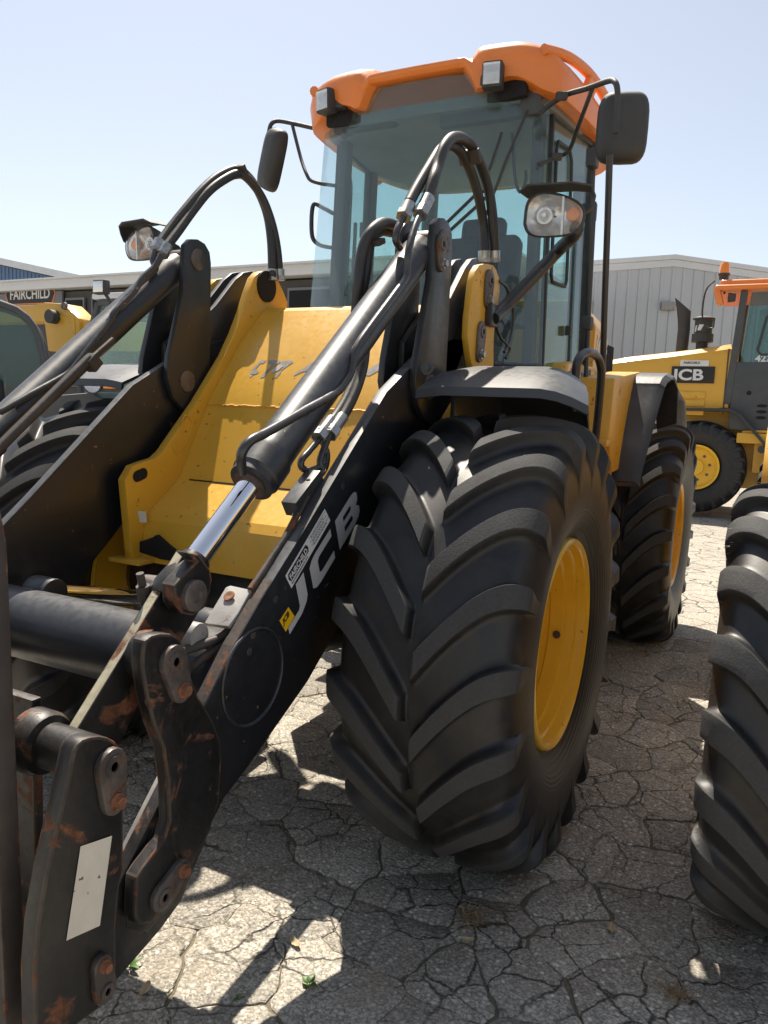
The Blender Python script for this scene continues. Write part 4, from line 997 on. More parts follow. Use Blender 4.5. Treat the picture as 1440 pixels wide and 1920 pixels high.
for s in (1, -1):
    post((-1.255, s * .565, CB), (-1.275, s * .530, 2.99), .05, .07)
    post((-1.82, s * .690, CB), (-1.80, s * .655, 2.97), .05, .06)
    post((-2.32, s * .52, CB), (-2.30, s * .49, 2.97), .08, .08)
    # door: frame, two panes, sliding pane, handle
    dr = MB()
    A_ = Vector((-1.285, s * .622, 1.40)); B_ = Vector((-1.79, s * .700, 1.40)); C_ = Vector((-1.77, s * .668, 2.93)); D_ = Vector((-1.295, s * .585, 2.93))
    gd = MB(); gd.add([A_, B_, C_, D_], [(0, 1, 2, 3)]); 
    door = gd.build('door_glass', M['glass'], LD, thick=.005)
    for (p0, p1, w) in ((A_, B_, .035), (D_, C_, .03), (A_, D_, .028), (B_, C_, .04)):
        f_ = MB(); f_.bar(p0, p1, .022, w, (0, 1, 0) if abs((p1 - p0).z) > .5 else (0, 0, 1)); f_.build('door_frame', M['plastic'], door, bevel=.006)
    def q(u, v, o=.008): return A_ + (B_ - A_) * u + (D_ - A_) * v + ((C_ - D_) - (B_ - A_)) * (u * v) + Vector((0, s * o, 0))
    wf = MB(); wf.tube([q(.10, .52), q(.10, .90), q(.13, .93), q(.40, .93), q(.46, .90), q(.47, .86), q(.47, .52), q(.44, .50), q(.13, .50), q(.10, .52)], .009, 8); wf.build('window_frame', M['plastic'], door, ang=60)
    hb = MB(); hb.box(q(.52, .36, .02), (.03, .03, .05)); hb.build('door_handle', M['plastic'], door, bevel=.006)
    rl = MB(); rl.tube([q(.88, .10, .05), q(.88, .45, .05), q(.88, .80, .05)], .012, 8); rl.build('door_rail', M['black'], door, ang=60)
    for v_ in (.18, .78):
        hg = MB(); hg.box(q(1.02, v_, .02), (.05, .03, .09)); hg.build('door_hinge', M['plastic'], door, bevel=.006)
    # quarter pane behind the door
    gq = MB(); gq.add([(-1.85, s * .680, 1.75), (-2.29, s * .53, 1.75), (-2.28, s * .50, 2.93), (-1.83, s * .645, 2.93)], [(0, 1, 2, 3)]); gq.build('quarter_glass', M['glass'], LD, thick=.005)
    gq = MB(); gq.add([(-1.85, s * .686, 1.40), (-2.29, s * .536, 1.40), (-2.29, s * .532, 1.75), (-1.85, s * .682, 1.75)], [(0, 1, 2, 3)]); gq.build('quarter_panel', M['yellow'], LD, thick=.008)
gr = MB(); gr.add([(-2.33, -.47, 1.85), (-2.33, .47, 1.85), (-2.31, .45, 2.92), (-2.31, -.45, 2.92)], [(0, 1, 2, 3)]); gr.build('rear_window', M['glass'], LD, thick=.005)
gr = MB(); gr.box((-2.33, 0, 1.62), (.03, 1.0, .44)); gr.build('rear_bulkhead', M['cab_grey'], LD, bevel=.01)
# curved windscreen
P = []
for i in range(7):
    z = lerp(1.74, 3.07, i / 6); row = []
    for j in range(17):
        t = -1 + j / 8; hw = lerp(.660, .598, i / 6)
        row.append((-.985 - .150 * abs(t) ** 2.6 - .05 * (i / 6), t * hw, z))
    P.append(row)
b = MB(); b.grid(P); ws = b.build('windscreen', M['glass_front'], LD, thick=.006, ang=40)
b = MB(); b.tube([(p[0] - .01, p[1], p[2]) for p in P[0]], .016, 8); b.build('screen_seal', M['plastic'], ws, ang=60)
# wiper
def at_ws(y, z):
    i = (z - 1.74) / 1.33; t = y / lerp(.660, .598, i); return Vector((-.985 - .150 * abs(t) ** 2.6 - .05 * i + .02, y, z))
w1 = (-0.96, 0.382, 2.542)
wb = MB(); wb.tube([at_ws(*(-1, 0.523, 2.891)[1:]), at_ws(*(-0.97, 0.448, 2.664)[1:]), at_ws(*(-0.96, 0.377, 2.414)[1:]), at_ws(*(-0.96, 0.37, 2.226)[1:])], .007, 6); wb.build('wiper_blade', M['plastic'], ws)
wb = MB(); wb.tube([at_ws(*(-0.95, 0.161, 2.361)[1:]), at_ws(*(-0.95, 0.333, 2.523)[1:]), at_ws(*(-0.95, 0.394, 2.538)[1:])], .008, 6); wb.build('wiper_arm', M['plastic'], ws)
wb = MB(); wb.tube([at_ws(*(-0.95, 0.205, 2.348)[1:]), at_ws(*(-0.95, 0.351, 2.479)[1:]), at_ws(*(-0.95, 0.39, 2.522)[1:])], .008, 6); wb.build('wiper_arm', M['plastic'], ws)
wb = MB(); wb.tube([at_ws(*(-0.97, 0.422, 2.793)[1:]), at_ws(*(-0.96, 0.378, 2.623)[1:])], .006, 6); wb.build('wiper_blade', M['plastic'], ws)
# interior: lining, seat, steering wheel, consoles
b = MB(); b.box((-1.14, .33, 2.94), (.06, .5, .14)); b.build('header_box', M['cab_grey'], LD, bevel=.02)
b = MB(); b.box((-1.12, -.33, 2.96), (.06, .36, .10)); b.build('header_box', M['cab_grey'], LD, bevel=.02)
SY = (-2, -0.04, 2.525)[1]
seat = MB(); seat.box((-1.78, SY, 1.90), (.50, .50, .16)); so_ = seat.build('seat', M['tan_seat'], LD, bevel=.05, seg=4)
b = MB(); b.box((-2.05, SY, 2.24), (.14, .50, .66), (0, -.14, 0)); b.box((-2.12, SY, 2.60), (.10, .28, .18), (0, -.14, 0)); b.build('seat_back', M['tan_seat'], so_, bevel=.06, seg=4)
b = MB(); b.box((-1.78, SY, 1.60), (.35, .40, .50)); b.build('seat_base', M['plastic'], so_, bevel=.02)
b = MB(); b.box((-1.72, SY + .32, 2.06), (.55, .10, .10)); b.bar((-1.50, SY + .32, 2.08), (-1.46, SY + .32, 2.26), .03, .03, (1, 0, 0)); b.build('armrest', M['plastic'], so_, bevel=.03)
sw = (-1.4, -0.123, 2.47)
b = MB(); b.tube([(-1.42 + .17 * cos(a * pi / 12) * .55, sw[1] + .20 * sin(a * pi / 12), 2.17 - .17 * cos(a * pi / 12) * .60) for a in range(25)], .016, 8, caps=False)
st_ = b.build('steering_wheel', M['plastic'], LD, ang=60)
b = MB(); b.bar((-1.42, sw[1], 2.16), (-1.20, sw[1], 1.50), .09, .12, (0, 1, 0)); b.bar((-1.42, sw[1] - .19, 2.17), (-1.42, sw[1] + .19, 2.17), .03, .02); b.build('steering_column', M['plastic'], LD, bevel=.02)
b = MB(); b.box((-1.16, 0, 1.78), (.18, .9, .12)); b.build('dashboard', M['cab_grey'], LD, bevel=.03)
b = MB(); b.box((-1.55, -.46, 1.70), (.5, .16, .55)); b.build('side_console', M['cab_grey'], LD, bevel=.03)
hang = MB(); hang.tube([(-1.25, 0.407, 2.851), (-1.25, 0.433, 2.652), (-1.25, 0.464, 2.575), (-1.25, 0.488, 2.622), (-1.25, 0.487, 2.671)], .008, 8, smooth=4); hang.build('handset_cable', M['hose'], LD)
vis = MB(); vis.box((-1.16, -0.473, 2.987), (.03, .09, .16), (.35, 0, 0)); vis.build('sun_visor', M['plastic'], LD, bevel=.02)

# ---- roof
OUT = [(-1.000, 0), (-1.002, .16), (-1.006, .28), (-1.010, .36), (-1.022, .46), (-1.052, .56), (-1.105, .635), (-1.20, .675), (-1.5, .715), (-1.82, .735), (-2.1, .70), (-2.32, .60), (-2.42, .42), (-2.44, .2), (-2.45, 0)]
ring = OUT + [(x, -y) for (x, y) in OUT[-2:0:-1]]
ring = [(q.x, q.y) for q in catmull([Vector((x, y, 0)) for (x, y) in ring + ring[:1]], 3)][:-1]
def pod(x, y):
    f = max(0, min(1, (abs(y) - .245) / .085)); g_ = max(0, min(1, (x + 1.36) / .16)); f = f * f * (3 - 2 * f); return f * g_
cx0 = -1.70
b = MB(); b.prism([(cx0 + (x - cx0) * .90, y * .90) for (x, y) in ring], 2.925, 3.06, axis=2); b.build('roof_lining', M['lining'], LD, bevel=.008)
def roof_ring(ins, z_top, low, side=0.0):
    out = []
    for (x, y) in ring:
        k = 1 - ins / hypot(x - cx0, y) if hypot(x - cx0, y) > 0 else 1
        pd = pod(x, y)
        fr = max(0, min(1, (x + 1.15) / .12))
        if low:
            arch = pd * fr * max(0, 1 - ((abs(y) - .455) / .15) ** 2)      # hollow under each front corner where the lamp sits
            z = lerp(2.945, 3.080, fr * (1 - pd)) + .015 * pd * fr + .055 * arch
        else:
            bk = max(0, min(1, (-1.15 - x) / .8))
            z = z_top + pd * .05 * fr - side * bk - (.012 if fr * (1 - pd) > .5 else 0)
        out.append((cx0 + (x - cx0) * k, y * k, z))
    return out
R_ = [roof_ring(.06, 0, True), roof_ring(0.0, 0, True), roof_ring(-.018, 3.045, False, .045), roof_ring(-.012, 3.085, False, .06), roof_ring(.03, 3.120, False, .07), roof_ring(.10, 3.140, False, .07), roof_ring(.24, 3.155, False, .06), roof_ring(.45, 3.165, False, .04)]
for k in (2, 3):
    R_[k] = [(p[0], p[1], max(p[2], q[2] + .02)) for p, q in zip(R_[k], R_[k - 1])]
b = MB(); b.grid(R_, closed=True); b.add(R_[-1], [tuple(range(len(ring)))])
b.add(R_[0], [tuple(range(len(ring)))])
roof = b.build('cab_roof', M['orange'], LD, bevel=.006, ang=45)
for s in (1, -1):
    pp = [(-1.05, s * .60, 3.115), (-1.20, s * .665, 3.135), (-1.40, s * .715, 3.135), (-1.62, s * .745, 3.11), (-1.82, s * .760, 3.06), (-1.98, s * .755, 2.995), (-2.05, s * .735, 2.95)]
    b = MB(); b.tube(pp, .024, 10, smooth=4); b.build('roof_rail', M['orange'], roof, ang=60)
    b = MB(); b.bar((-1.46, s * .69, 3.03), (-1.46, s * .725, 3.12), .03, .14, (1, 0, 0)); b.build('rail_post', M['orange'], roof, bevel=.01)
    b = MB(); b.bar((-1.86, s * .71, 2.97), (-1.86, s * .755, 3.04), .03, .10, (1, 0, 0)); b.build('rail_post', M['orange'], roof, bevel=.01)
b = MB(); b.sheet([(-.35, 0), (.35, 0)], 0, 1, .01) if False else None
def work_lamp(c, nrm, w, h, parent):
    c = Vector(c); n_ = Vector(nrm).normalized(); r_ = Vector((0, 0, 1)).cross(n_).normalized(); u_ = n_.cross(r_)
    Rm = Matrix((n_, r_, u_)).transposed()
    b = MB(); b.box(c - n_ * .03, (.07, w, h), Rm); o = b.build('work_lamp', M['plastic'], parent, bevel=.012)
    b = MB(); b.box(c + n_ * .0055, (.004, w * .80, h * .78), Rm); b.build('lamp_reflector', M['reflector'], o, bevel=.008)
    b = MB(); b.box(c + n_ * .011, (.003, w * .82, h * .80), Rm); b.build('lamp_lens', M['lens'], o, bevel=.008)
    b = MB(); b.bar(c - n_ * .05 + r_ * (-w * .45), c - n_ * .10 + r_ * (-w * .7) , .03, .04); b.build('lamp_bracket', M['plastic'], o, bevel=.004)
    return o
work_lamp((-0.945, 0.403, 3.004), (1, .15, -.05), .092, .112, LD)
work_lamp((-0.985, -0.506, 3.034), (1, -.25, -.05), .092, .112, LD)
b = MB(); b.box((-1.04, -0.454, 3.026), (.05, .10, .05)); b.build('lamp_bracket', M['plastic'], LD, bevel=.008)
b = MB(); b.box((-1.085, .43, 2.975), (.04, .20, .08), (0, 0, -.15)); b.build('lamp_recess', M['dark'], LD, bevel=.01)
b = MB(); b.box((-1.085, -.43, 2.975), (.04, .20, .08), (0, 0, .15)); b.build('lamp_recess', M['dark'], LD, bevel=.01)

# ---- mirrors
def mirror_head(c, nrm, w, h, tilt, parent):
    c = Vector(c); n_ = Vector(nrm).normalized(); r_ = Vector((0, 0, 1)).cross(n_).normalized(); u_ = n_.cross(r_)
    Rm = Matrix((n_, r_, u_)).transposed() @ Matrix.Rotation(tilt, 3, 'X')
    def oval(sx, sz, x): 
        pts = []
        for k in range(28):
            a = 2 * pi * k / 28; ca, sa = cos(a), sin(a)
            pts.append(c + Rm @ Vector((x, math.copysign(abs(ca) ** .45, ca) * w / 2 * sx, math.copysign(abs(sa) ** .5, sa) * h / 2 * sz)))
        return pts
    rings = [oval(.97, .97, -.028), oval(1, 1, -.02), oval(1, 1, .0), oval(.95, .96, .022), oval(.82, .86, .040), oval(.5, .6, .05), oval(.1, .1, .052)]
    b = MB(); b.grid(rings, closed=True); b.add(rings[-1], [tuple(range(28))])
    o = b.build('mirror', M['plastic'], parent, ang=45)
    b = MB(); b.add(oval(.93, .93, -.0275), [tuple(range(28))]); b.build('mirror_glass', M['chrome'], o)
    return o
mh = mirror_head((-0.903, 1, 2.687), (1, .35, -.05), .205, .275, 0.0, LD)
rail([(-1.093, 0.59, 2.864), (-1.092, 0.63, 2.891), (-1.021, 0.72, 2.897), (-0.949, 0.83, 2.881), (-0.806, 0.95, 2.839), (-0.763, 0.985, 2.815), (-0.749, 1, 2.786), (-0.75, 1.005, 2.745), (-0.756, 1.005, 2.678), (-0.758, 1.005, 2.619)], .0115, 'mirror_arm', 'plastic', 4)
rail([(-0.935, 0.86, 2.878), (-0.967, 0.83, 2.826), (-1.089, 0.77, 2.788), (-1.218, 0.71, 2.752), (-1.245, 0.68, 2.728), (-1.239, 0.64, 2.714), (-1.117, 0.59, 2.651)], .0095, 'mirror_brace', 'plastic', 4)
for q in ((-0.999, 0.71, 2.886), (-1.221, 0.64, 2.709)):
    b = MB(); b.box(q, (.05, .05, .035), (0, .3, .4)); b.build('mirror_clamp', M['plastic'], LD, bevel=.008)
mh = mirror_head((-1.225, -0.98, 2.871), (1, -.45, 0), .17, .33, -.40, LD)
rail([(-1.399, -0.545, 2.993), (-1.289, -0.575, 2.978), (-1.231, -0.6, 2.973), (-1.239, -0.68, 2.999), (-1.239, -0.82, 3.042), (-1.246, -0.95, 3.08), (-1.218, -0.98, 3.066), (-1.217, -1, 3.034), (-1.205, -1, 2.952), (-1.198, -1, 2.865)], .0115, 'mirror_arm', 'plastic', 4)
rail([(-1.236, -0.86, 3.046), (-1.217, -0.82, 2.957), (-1.185, -0.76, 2.835), (-1.145, -0.7, 2.749), (-1.143, -0.67, 2.71), (-1.16, -0.62, 2.693), (-1.193, -0.6, 2.695), (-1.282, -0.56, 2.704)], .0095, 'mirror_brace', 'plastic', 4)
rail([(-1.289, -0.61, 2.57), (-1.277, -0.68, 2.606), (-1.268, -0.72, 2.624), (-1.258, -0.73, 2.586), (-1.258, -0.73, 2.486), (-1.267, -0.72, 2.431), (-1.283, -0.68, 2.403), (-1.283, -0.61, 2.387)], .012, 'door_handrail', 'plastic', 3)
b = MB(); b.box((-1.26, 0.8, 2.696), (.07, .05, .085)); b.build('door_latch', M['plastic'], LD, bevel=.012)
b = MB(); b.box((-1.389, 0.8, 1.967), (.07, .05, .065)); b.build('door_latch', M['plastic'], LD, bevel=.012)
rail([(-1.303, 0.79, 2.703), (-1.374, 0.79, 2.357), (-1.443, 0.79, 1.937)], .014, 'door_bar', 'plastic', 2)

# ---- headlamps on stalks from the towers
def head_lamp(c, s, parent):
    c = Vector(c)
    n_ = Vector((1, s * .12, -.06)).normalized(); r_ = Vector((0, 0, 1)).cross(n_).normalized() * s; u_ = Vector((0, 0, 1)); u_ = (u_ - n_ * u_.dot(n_)).normalized()
    # outline: wide at the inner end, tapering outwards
    prof = [(-.105, -.030), (-.100, .035), (-.078, .068), (-.04, .078), (.02, .068), (.075, .045), (.108, .015), (.114, -.015), (.105, -.045), (.085, -.066), (.04, -.078), (-.05, -.078), (-.09, -.062)]
    prof = [(q.x, q.y) for q in catmull([Vector((a, b_, 0)) for a, b_ in prof + prof[:1]], 3)][:-1]
    def rg(k, d): return [c + r_ * (a * k) + u_ * (b_ * k) + n_ * d for a, b_ in prof]
    N = len(prof)
    b = MB(); b.grid([rg(.15, -.14), rg(.55, -.125), rg(.86, -.07), rg(1.0, -.02), rg(1.03, .0), rg(.97, .004), rg(.93, -.01)], closed=True); b.add(rg(.15, -.14), [tuple(range(N))])
    o = b.build('head_lamp', M['plastic'], parent, ang=40)
    b = MB(); R1 = [q for q, (a, b_) in zip(rg(.93, -.012), prof)]
    b.add(R1, [tuple(range(N))]); 
    rf = MB(); rf.grid([rg(.93, -.012), rg(.7, -.035), rg(.35, -.05), rg(.05, -.052)], closed=True); rf.build('lamp_reflector', M['reflector'], o, ang=60)
    bb = MB(); q0 = c + r_ * -.035 + n_ * -.03
    bb.lathe([(0, .03), (.006, .03), (.006, .022), (.002, .018), (.02, .008), (.02, 0)], q0, n_, 18); bb.build('bulb_shield', M['reflector'], o, ang=40)
    am = MB(); am.lathe([(0, .028), (.018, .022), (.022, .0)], c + r_ * .07 + n_ * -.035, n_, 14); am.build('indicator_bulb', M['lens_amber'], o, ang=40)
    dv = MB(); dv.bar(c + r_ * .034 + u_ * .062 - n_ * .012, c + r_ * .034 - u_ * .074 - n_ * .012, .008, .02, n_); dv.build('lamp_divider', M['reflector'], o)
    ln = MB(); ln.grid([rg(.95, .001), rg(.9, .008), rg(.55, .018), rg(.05, .022)], closed=True); ln.build('lamp_lens', M['lens'], o, ang=60)
    # hood: bent sheet with a turned-down outer wing
    hdp = [(-.125, .080, .035), (-.09, .098, .05), (.07, .098, .05), (.135, .090, .02), (.150, .055, .0), (.142, .02, -.01), (.10, -.005, -.02)]
    hb = MB(); hb.grid([[c + r_ * a + u_ * b_ + n_ * d for a, b_, d in hdp], [c + r_ * (a * .92) + u_ * (b_ * .97 + .004) + n_ * -.09 for a, b_, d in hdp]])
    hb.build('lamp_hood', M['plastic'], o, thick=.006, ang=40)
    return o
LP = (-0.4, 0.879, 2.239)
head_lamp(LP, 1, LD)
rail([Vector((-0.489, 0.64, 1.881)), Vector((-0.582, 0.66, 1.945)), Vector((-0.66, 0.75, 2.074)), Vector((-0.703, 0.83, 2.18)), Vector((-0.46, 0.946, 2.174)), Vector((-0.47, 0.954, 2.214))], .026, 'lamp_stalk', 'black', 4)
b = MB(); b.box((-0.491, 0.632, 1.892), (.08, .03, .085)); b.build('stalk_flange', M['black'], LD, bevel=.004)
head_lamp((-0.4, -1.154, 2.261), -1, LD)
rail([Vector((-.47, -.69, 1.87)), Vector((-.47, -.78, 1.98)), Vector((-.46, -.92, 2.12)), Vector((-0.46, -1.119, 2.312))], .026, 'lamp_stalk', 'black', 4)

# ================================================================ neighbouring loader at the right edge
NB = empty('wheel_loader', (-.04, 1.835, GZ))
tag(NB, 'wheel loader parked at the right edge, mostly its ribbed front tyre showing', 'wheel loader')
TY2 = tyre_mesh('tyre', hairs=True, sc=.868, spin=-3.0, lw=3.1)
RM2 = rim_mesh('rim', .868)
wheel(NB, (0, 0, .661), 1, 'front tyre with dusty lugs and rubber hairs along its edge', TY2, RM2, rim_sc=.868)
wheel(NB, (-2.75, 0, .661), 1, None, TY2, RM2, rim_sc=.868)
wheel(NB, (0, 1.70, .661), 1, None, TY2, RM2, rim_sc=.868)
wheel(NB, (-2.75, 1.70, .661), 1, None, TY2, RM2, rim_sc=.868)
b = MB(); b.cyl((0, .1, .661), (0, 1.6, .661), .12, 16); b.cyl((-2.75, .1, .661), (-2.75, 1.6, .661), .12, 16); b.build('axles', M['black'], NB)
b = MB(); b.prism([(.45, .75), (.1, 1.55), (-.9, 1.6), (-1.2, .9), (-1.2, .6), (.3, .6)], .40, 1.3); b.build('front_frame', M['yellow'], NB, bevel=.02)
b = MB(); b.prism([(-1.3, .6), (-1.3, 1.75), (-3.5, 1.65), (-3.6, .7)], .38, 1.32); b.build('rear_body', M['yellow'], NB, bevel=.02)
b = MB(); b.prism([(-1.35, 1.76), (-1.4, 2.75), (-2.4, 2.75), (-2.5, 1.72)], .45, 1.25); b.build('cab', M['cab_grey'], NB, bevel=.04)
rows = [(-1.96, .98), (-2.02, 1.20), (-2.14, 1.37), (-2.32, 1.455), (-2.7, 1.50), (-3.2, 1.44)]
P = [[(x, lerp(-.215, .24, j / 5), z) for j in range(6)] for (x, z) in rows]
b = MB(); b.grid(P); b.build('rear_fender', M['yellow'], NB, thick=.02, ang=30)

# ================================================================ loader parked side-on behind
BL_ = empty('wheel_loader', (-10.6, .50, GZ))
tag(BL_, 'yellow wheel loader with beacon seen side-on before the grey metal building', 'wheel loader')
TY3 = tyre_mesh('tyre', n=24, sc=1.02, lug=.02, zc=.775, spin=1.0)
def far_rim(parent, c, R):
    b = MB(); b.lathe([(0, R), (.03, R), (.03, R * .9), (-.03, R * .86), (-.05, R * .78), (-.05, R * .35), (.02, R * .33), (.02, 0)], c, (1, 0, 0), 40, caps=False)
    o = b.build('rim', M['rim'], parent, ang=30)
    for i in range(8):
        a = 2 * pi * i / 8 + .2
        h = MB(); h.lathe([(0, .024), (.012, .022), (.012, 0)], (c[0] - .05, c[1] + R * .58 * cos(a), c[2] + R * .58 * sin(a)), (1, 0, 0), 8); h.build('wheel_nut', M['pin'], o)
    return o
for (yy, xx) in ((0, -.27), (3.05, -.27), (0, -2.1), (3.05, -2.1)):
    w = bpy.data.objects.new('wheel', None); col.objects.link(w); w.parent = BL_; w.location = (xx, yy, .80)
    t = link('tyre', TY3, w); t.rotation_euler[2] = pi / 2
    far_rim(w, (.235, 0, 0), .355)
b = MB(); b.prism([(-1.6, .62), (-1.6, 1.1), (1.6, 1.1), (1.6, .5), (-.8, .5)], -1.8, -.6, axis=0); b.build('chassis', M['yellow_far'], BL_, bevel=.03)
# hood: side wall and rounded sloping top
rows = []
for (dx, dz) in ((0, -1.0), (0, -.20), (-.03, -.10), (-.12, -.03), (-.30, 0), (-1.5, 0), (-1.68, -.03), (-1.77, -.10), (-1.8, -.2), (-1.8, -1.0)):
    rows.append([(dx - .12, y, z + dz) for (y, z) in ((-1.75, 2.38), (-1.60, 2.48), (-1.2, 2.55), (-.5, 2.63), (.34, 2.75), (.38, 2.74))])
b = MB(); b.grid(rows); b.add([r[0] for r in rows], [tuple(range(len(rows)))]); b.add([r[-1] for r in rows], [tuple(range(len(rows)))[::-1]])
hd_ = b.build('engine_hood', M['yellow_far'], BL_, ang=25)
b = MB(); b.box((-.135, .32, 2.15), (.05, .02, 1.0)); b.build('hood_joint', M['rust_edge'], BL_)
b = MB(); b.box((-.105, -.17, 2.245), (.02, .64, .26)); b.build('name_panel', M['print_black'], hd_, bevel=.004)
text_mesh('hood_lettering', 'JCB', .235, M['white_decal'], hd_, (-.094, -.46, 2.165), (0, 1, 0), (0, 0, 1), bold=.03, sx=1.25)
b = MB(); b.box((-.11, -.16, 2.425), (.02, .42, .09)); b.build('dealer_sticker', M['white_decal'], hd_)
text_mesh('sticker_lettering', 'FAIRCHILD', .05, M['print_black'], hd_, (-.099, -.32, 2.415), (0, 1, 0), (0, 0, 1), bold=.03)
for k in range(3):
    b = MB(); b.box((-.11, -.18 + .0 * k, 1.93 - k * .13), (.03, .44, .105)); b.build('side_panel', M['yellow_worn'], BL_, bevel=.01)
# exhaust with slash-cut top, air pre-cleaner
b = MB()
ex = []
for k in range(20):
    a = 2 * pi * k / 20; ex.append((cos(a), sin(a)))
b.grid([[(-.7 + .095 * c_, -.44 + .095 * s_, 2.55) for c_, s_ in ex], [(-.7 + .095 * c_, -.43 + .095 * s_, 3.02) for c_, s_ in ex], [(-.7 + .10 * c_, -.45 + .105 * s_, 3.26 - .02 * s_) for c_, s_ in ex], [(-.7 + .10 * c_, -.48 + .135 * s_, 3.42 - .115 * s_) for c_, s_ in ex], [(-.7 + .085 * c_, -.48 + .12 * s_, 3.41 - .10 * s_) for c_, s_ in ex], [(-.7 + .08 * c_, -.45 + .08 * s_, 3.1) for c_, s_ in ex]], closed=True)
b.build('exhaust_stack', M['plastic'], BL_, ang=40)
b = MB(); b.lathe([(0, .09), (.10, .09), (.11, .165), (.24, .165), (.25, .135), (.46, .135), (.47, .17), (.49, .17), (.52, .10), (.53, 0)], (-.55, -.12, 2.68), (0, 0, 1), 26); b.build('air_cleaner', M['plastic'], BL_, ang=35)
for q in ([(-.235, 2.95), (-.215, 2.95), (-.205, 3.05), (-.225, 3.05)], [(-.195, 2.97), (-.145, 2.97), (-.10, 3.06), (-.175, 3.06)]):
    b = MB(); b.prism(q, -.445 if q[0][0] > -.2 else -.47, -.412 if q[0][0] > -.2 else -.435, axis=0); b.build('cleaner_mark', M['white_decal'], BL_)
# rear fender of thick bent sheet
fp_ = [(-.42, 1.62), (-.30, 1.72), (.42, 1.735), (.58, 1.66), (.95, 1.25), (1.03, 1.12)]
b = MB(); b.sheet(fp_, -.55, .02, .045, axis=0); b.build('rear_fender', M['fender'], BL_, bevel=.01)
b = MB(); b.prism([(.97, 1.12), (1.03, 1.12), (1.06, .55), (.92, .55)], -.5, -.02, axis=0); b.build('mud_flap', M['plastic'], BL_)
b = MB(); b.lathe([(0, .06), (.03, .06), (.03, 0)], (.0, .92, 1.13), (1, 0, 0), 14); b.build('flap_clamp', M['plastic'], BL_)
# cab
b = MB(); b.box((-.95, 1.16, 3.64), (1.75, 2.1, .10)); b.box((-.95, 1.16, 3.57), (1.85, 2.24, .08)); rf_ = b.build('cab_roof', M['orange'], BL_, bevel=.05, seg=3)
b = MB(); b.box((-.15, .10, 3.44), (.22, .10, .26), (.3, 0, 0)); b.build('roof_corner', M['orange'], BL_, bevel=.04)
for (xx, yy) in ((-.16, .42), (-1.75, .42), (-.16, 2.05), (-1.75, 2.05)):
    b = MB(); b.bar((xx, yy - .06, 1.8), (xx, yy + .04, 3.52), .10, .10, (1, 0, 0)); b.build('cab_pillar', M['cab_grey'], BL_, bevel=.015)
b = MB(); b.prism([(.42, 1.42), (.40, 2.15), (.44, 2.45), (2.0, 2.45), (2.05, 1.45), (1.9, 1.40), (.7, 1.40)], -.22, -.12, axis=0); dr_ = b.build('door_panel', M['cab_grey'], BL_, bevel=.02)
for k in range(3):
    b = MB(); b.lathe([(0, .075), (.006, .07), (.006, 0)], (-.118, .86, 1.79 - k * .09), (1, .0, 0), 14); o = b.build('vent_slot', M['dark'], dr_); o.scale = (1, 1, .32); o.location = (0, 0, (1.79 - k * .09) * (1 - .32))
b = MB(); b.add([(-.15, .50, 2.45), (-.15, 2.0, 2.45), (-.15, 2.02, 3.5), (-.15, .56, 3.5)], [(0, 1, 2, 3)]); b.build('door_window', M['glass_dark'], BL_, thick=.01)
b = MB(); b.add([(-1.75, .58, 2.0), (-1.75, 2.0, 2.0), (-1.75, 2.02, 3.45), (-1.75, .64, 3.45)], [(0, 1, 2, 3)]); b.build('far_window', M['glass'], BL_, thick=.01)
b = MB(); b.add([(-.2, .50, 2.55), (-1.7, .50, 2.55), (-1.7, .55, 3.45), (-.2, .55, 3.45)], [(0, 1, 2, 3)]); b.build('rear_window', M['glass'], BL_, thick=.01)
b = MB(); b.tube([(-.14, .72, 2.62), (-.14, .80, 3.12), (-.14, .86, 3.17), (-.14, 1.9, 3.17), (-.14, 1.9, 2.58), (-.14, .78, 2.56), (-.14, .72, 2.62)], .02, 8); b.tube([(-.14, 1.42, 2.57), (-.14, 1.48, 3.17)], .018, 8); b.build('window_frame', M['plastic'], BL_)
text_mesh('model_lettering', '427HT', .135, M['white_decal'], BL_, (-.139, .70, 2.46), (0, 1, 0), (0, 0, 1), bold=.03, sx=1.1)
b = MB(); b.box((-.112, 1.18, 1.86), (.012, .34, .34), (-.1, 0, 0)); b.build('maker_badge', M['print_black'], dr_, bevel=.02)
b = MB(); b.tube([(-.104, 1.02, 1.72), (-.104, 1.35, 1.69), (-.104, 1.35, 2.0), (-.104, 1.0, 2.02), (-.104, 1.02, 1.72)], .012, 6); b.build('badge_border', M['logo_yellow'], dr_)
text_mesh('badge_lettering', 'JCB', .2, M['logo_yellow'], dr_, (-.104, 1.045, 1.79), (0, 1, 0), (0, 0, 1), bold=.03)
b = MB(); b.lathe([(0, .035), (.01, .033), (.01, 0)], (-.12, .66, 1.98), (1, 0, 0), 12); b.build('door_lock', M['dark'], dr_)
b = MB(); b.lathe([(0, .07), (.05, .07), (.06, .085), (.09, .085)], (-.25, .14, 3.72), (0, 0, 1), 18); b.bar((-.25, .17, 3.50), (-.25, .14, 3.72), .03, .03, (1, 0, 0)); b.build('beacon_base', M['plastic'], BL_, ang=35)
b = MB(); b.lathe([(0, .08), (.13, .068), (.165, .05), (.17, 0)], (-.25, .14, 3.81), (0, 0, 1), 18); b.build('beacon_lens', M['lens_amber'], BL_, ang=50)
b = MB(); b.tube([(-.2, .02, 3.70), (-.2, -.10, 3.55), (-.2, -.12, 3.2), (-.2, -.06, 3.02), (-.2, .05, 2.98), (-.2, .06, 3.12)], .014, 6, smooth=4); b.build('beacon_cable', M['hose'], BL_, ang=60)
b = MB(); b.lathe([(0, .06), (.10, .075), (.11, .0)], (-.12, .34, 3.42), (.2, -1, 0), 14); b.build('rear_lamp', M['plastic'], BL_, ang=40)
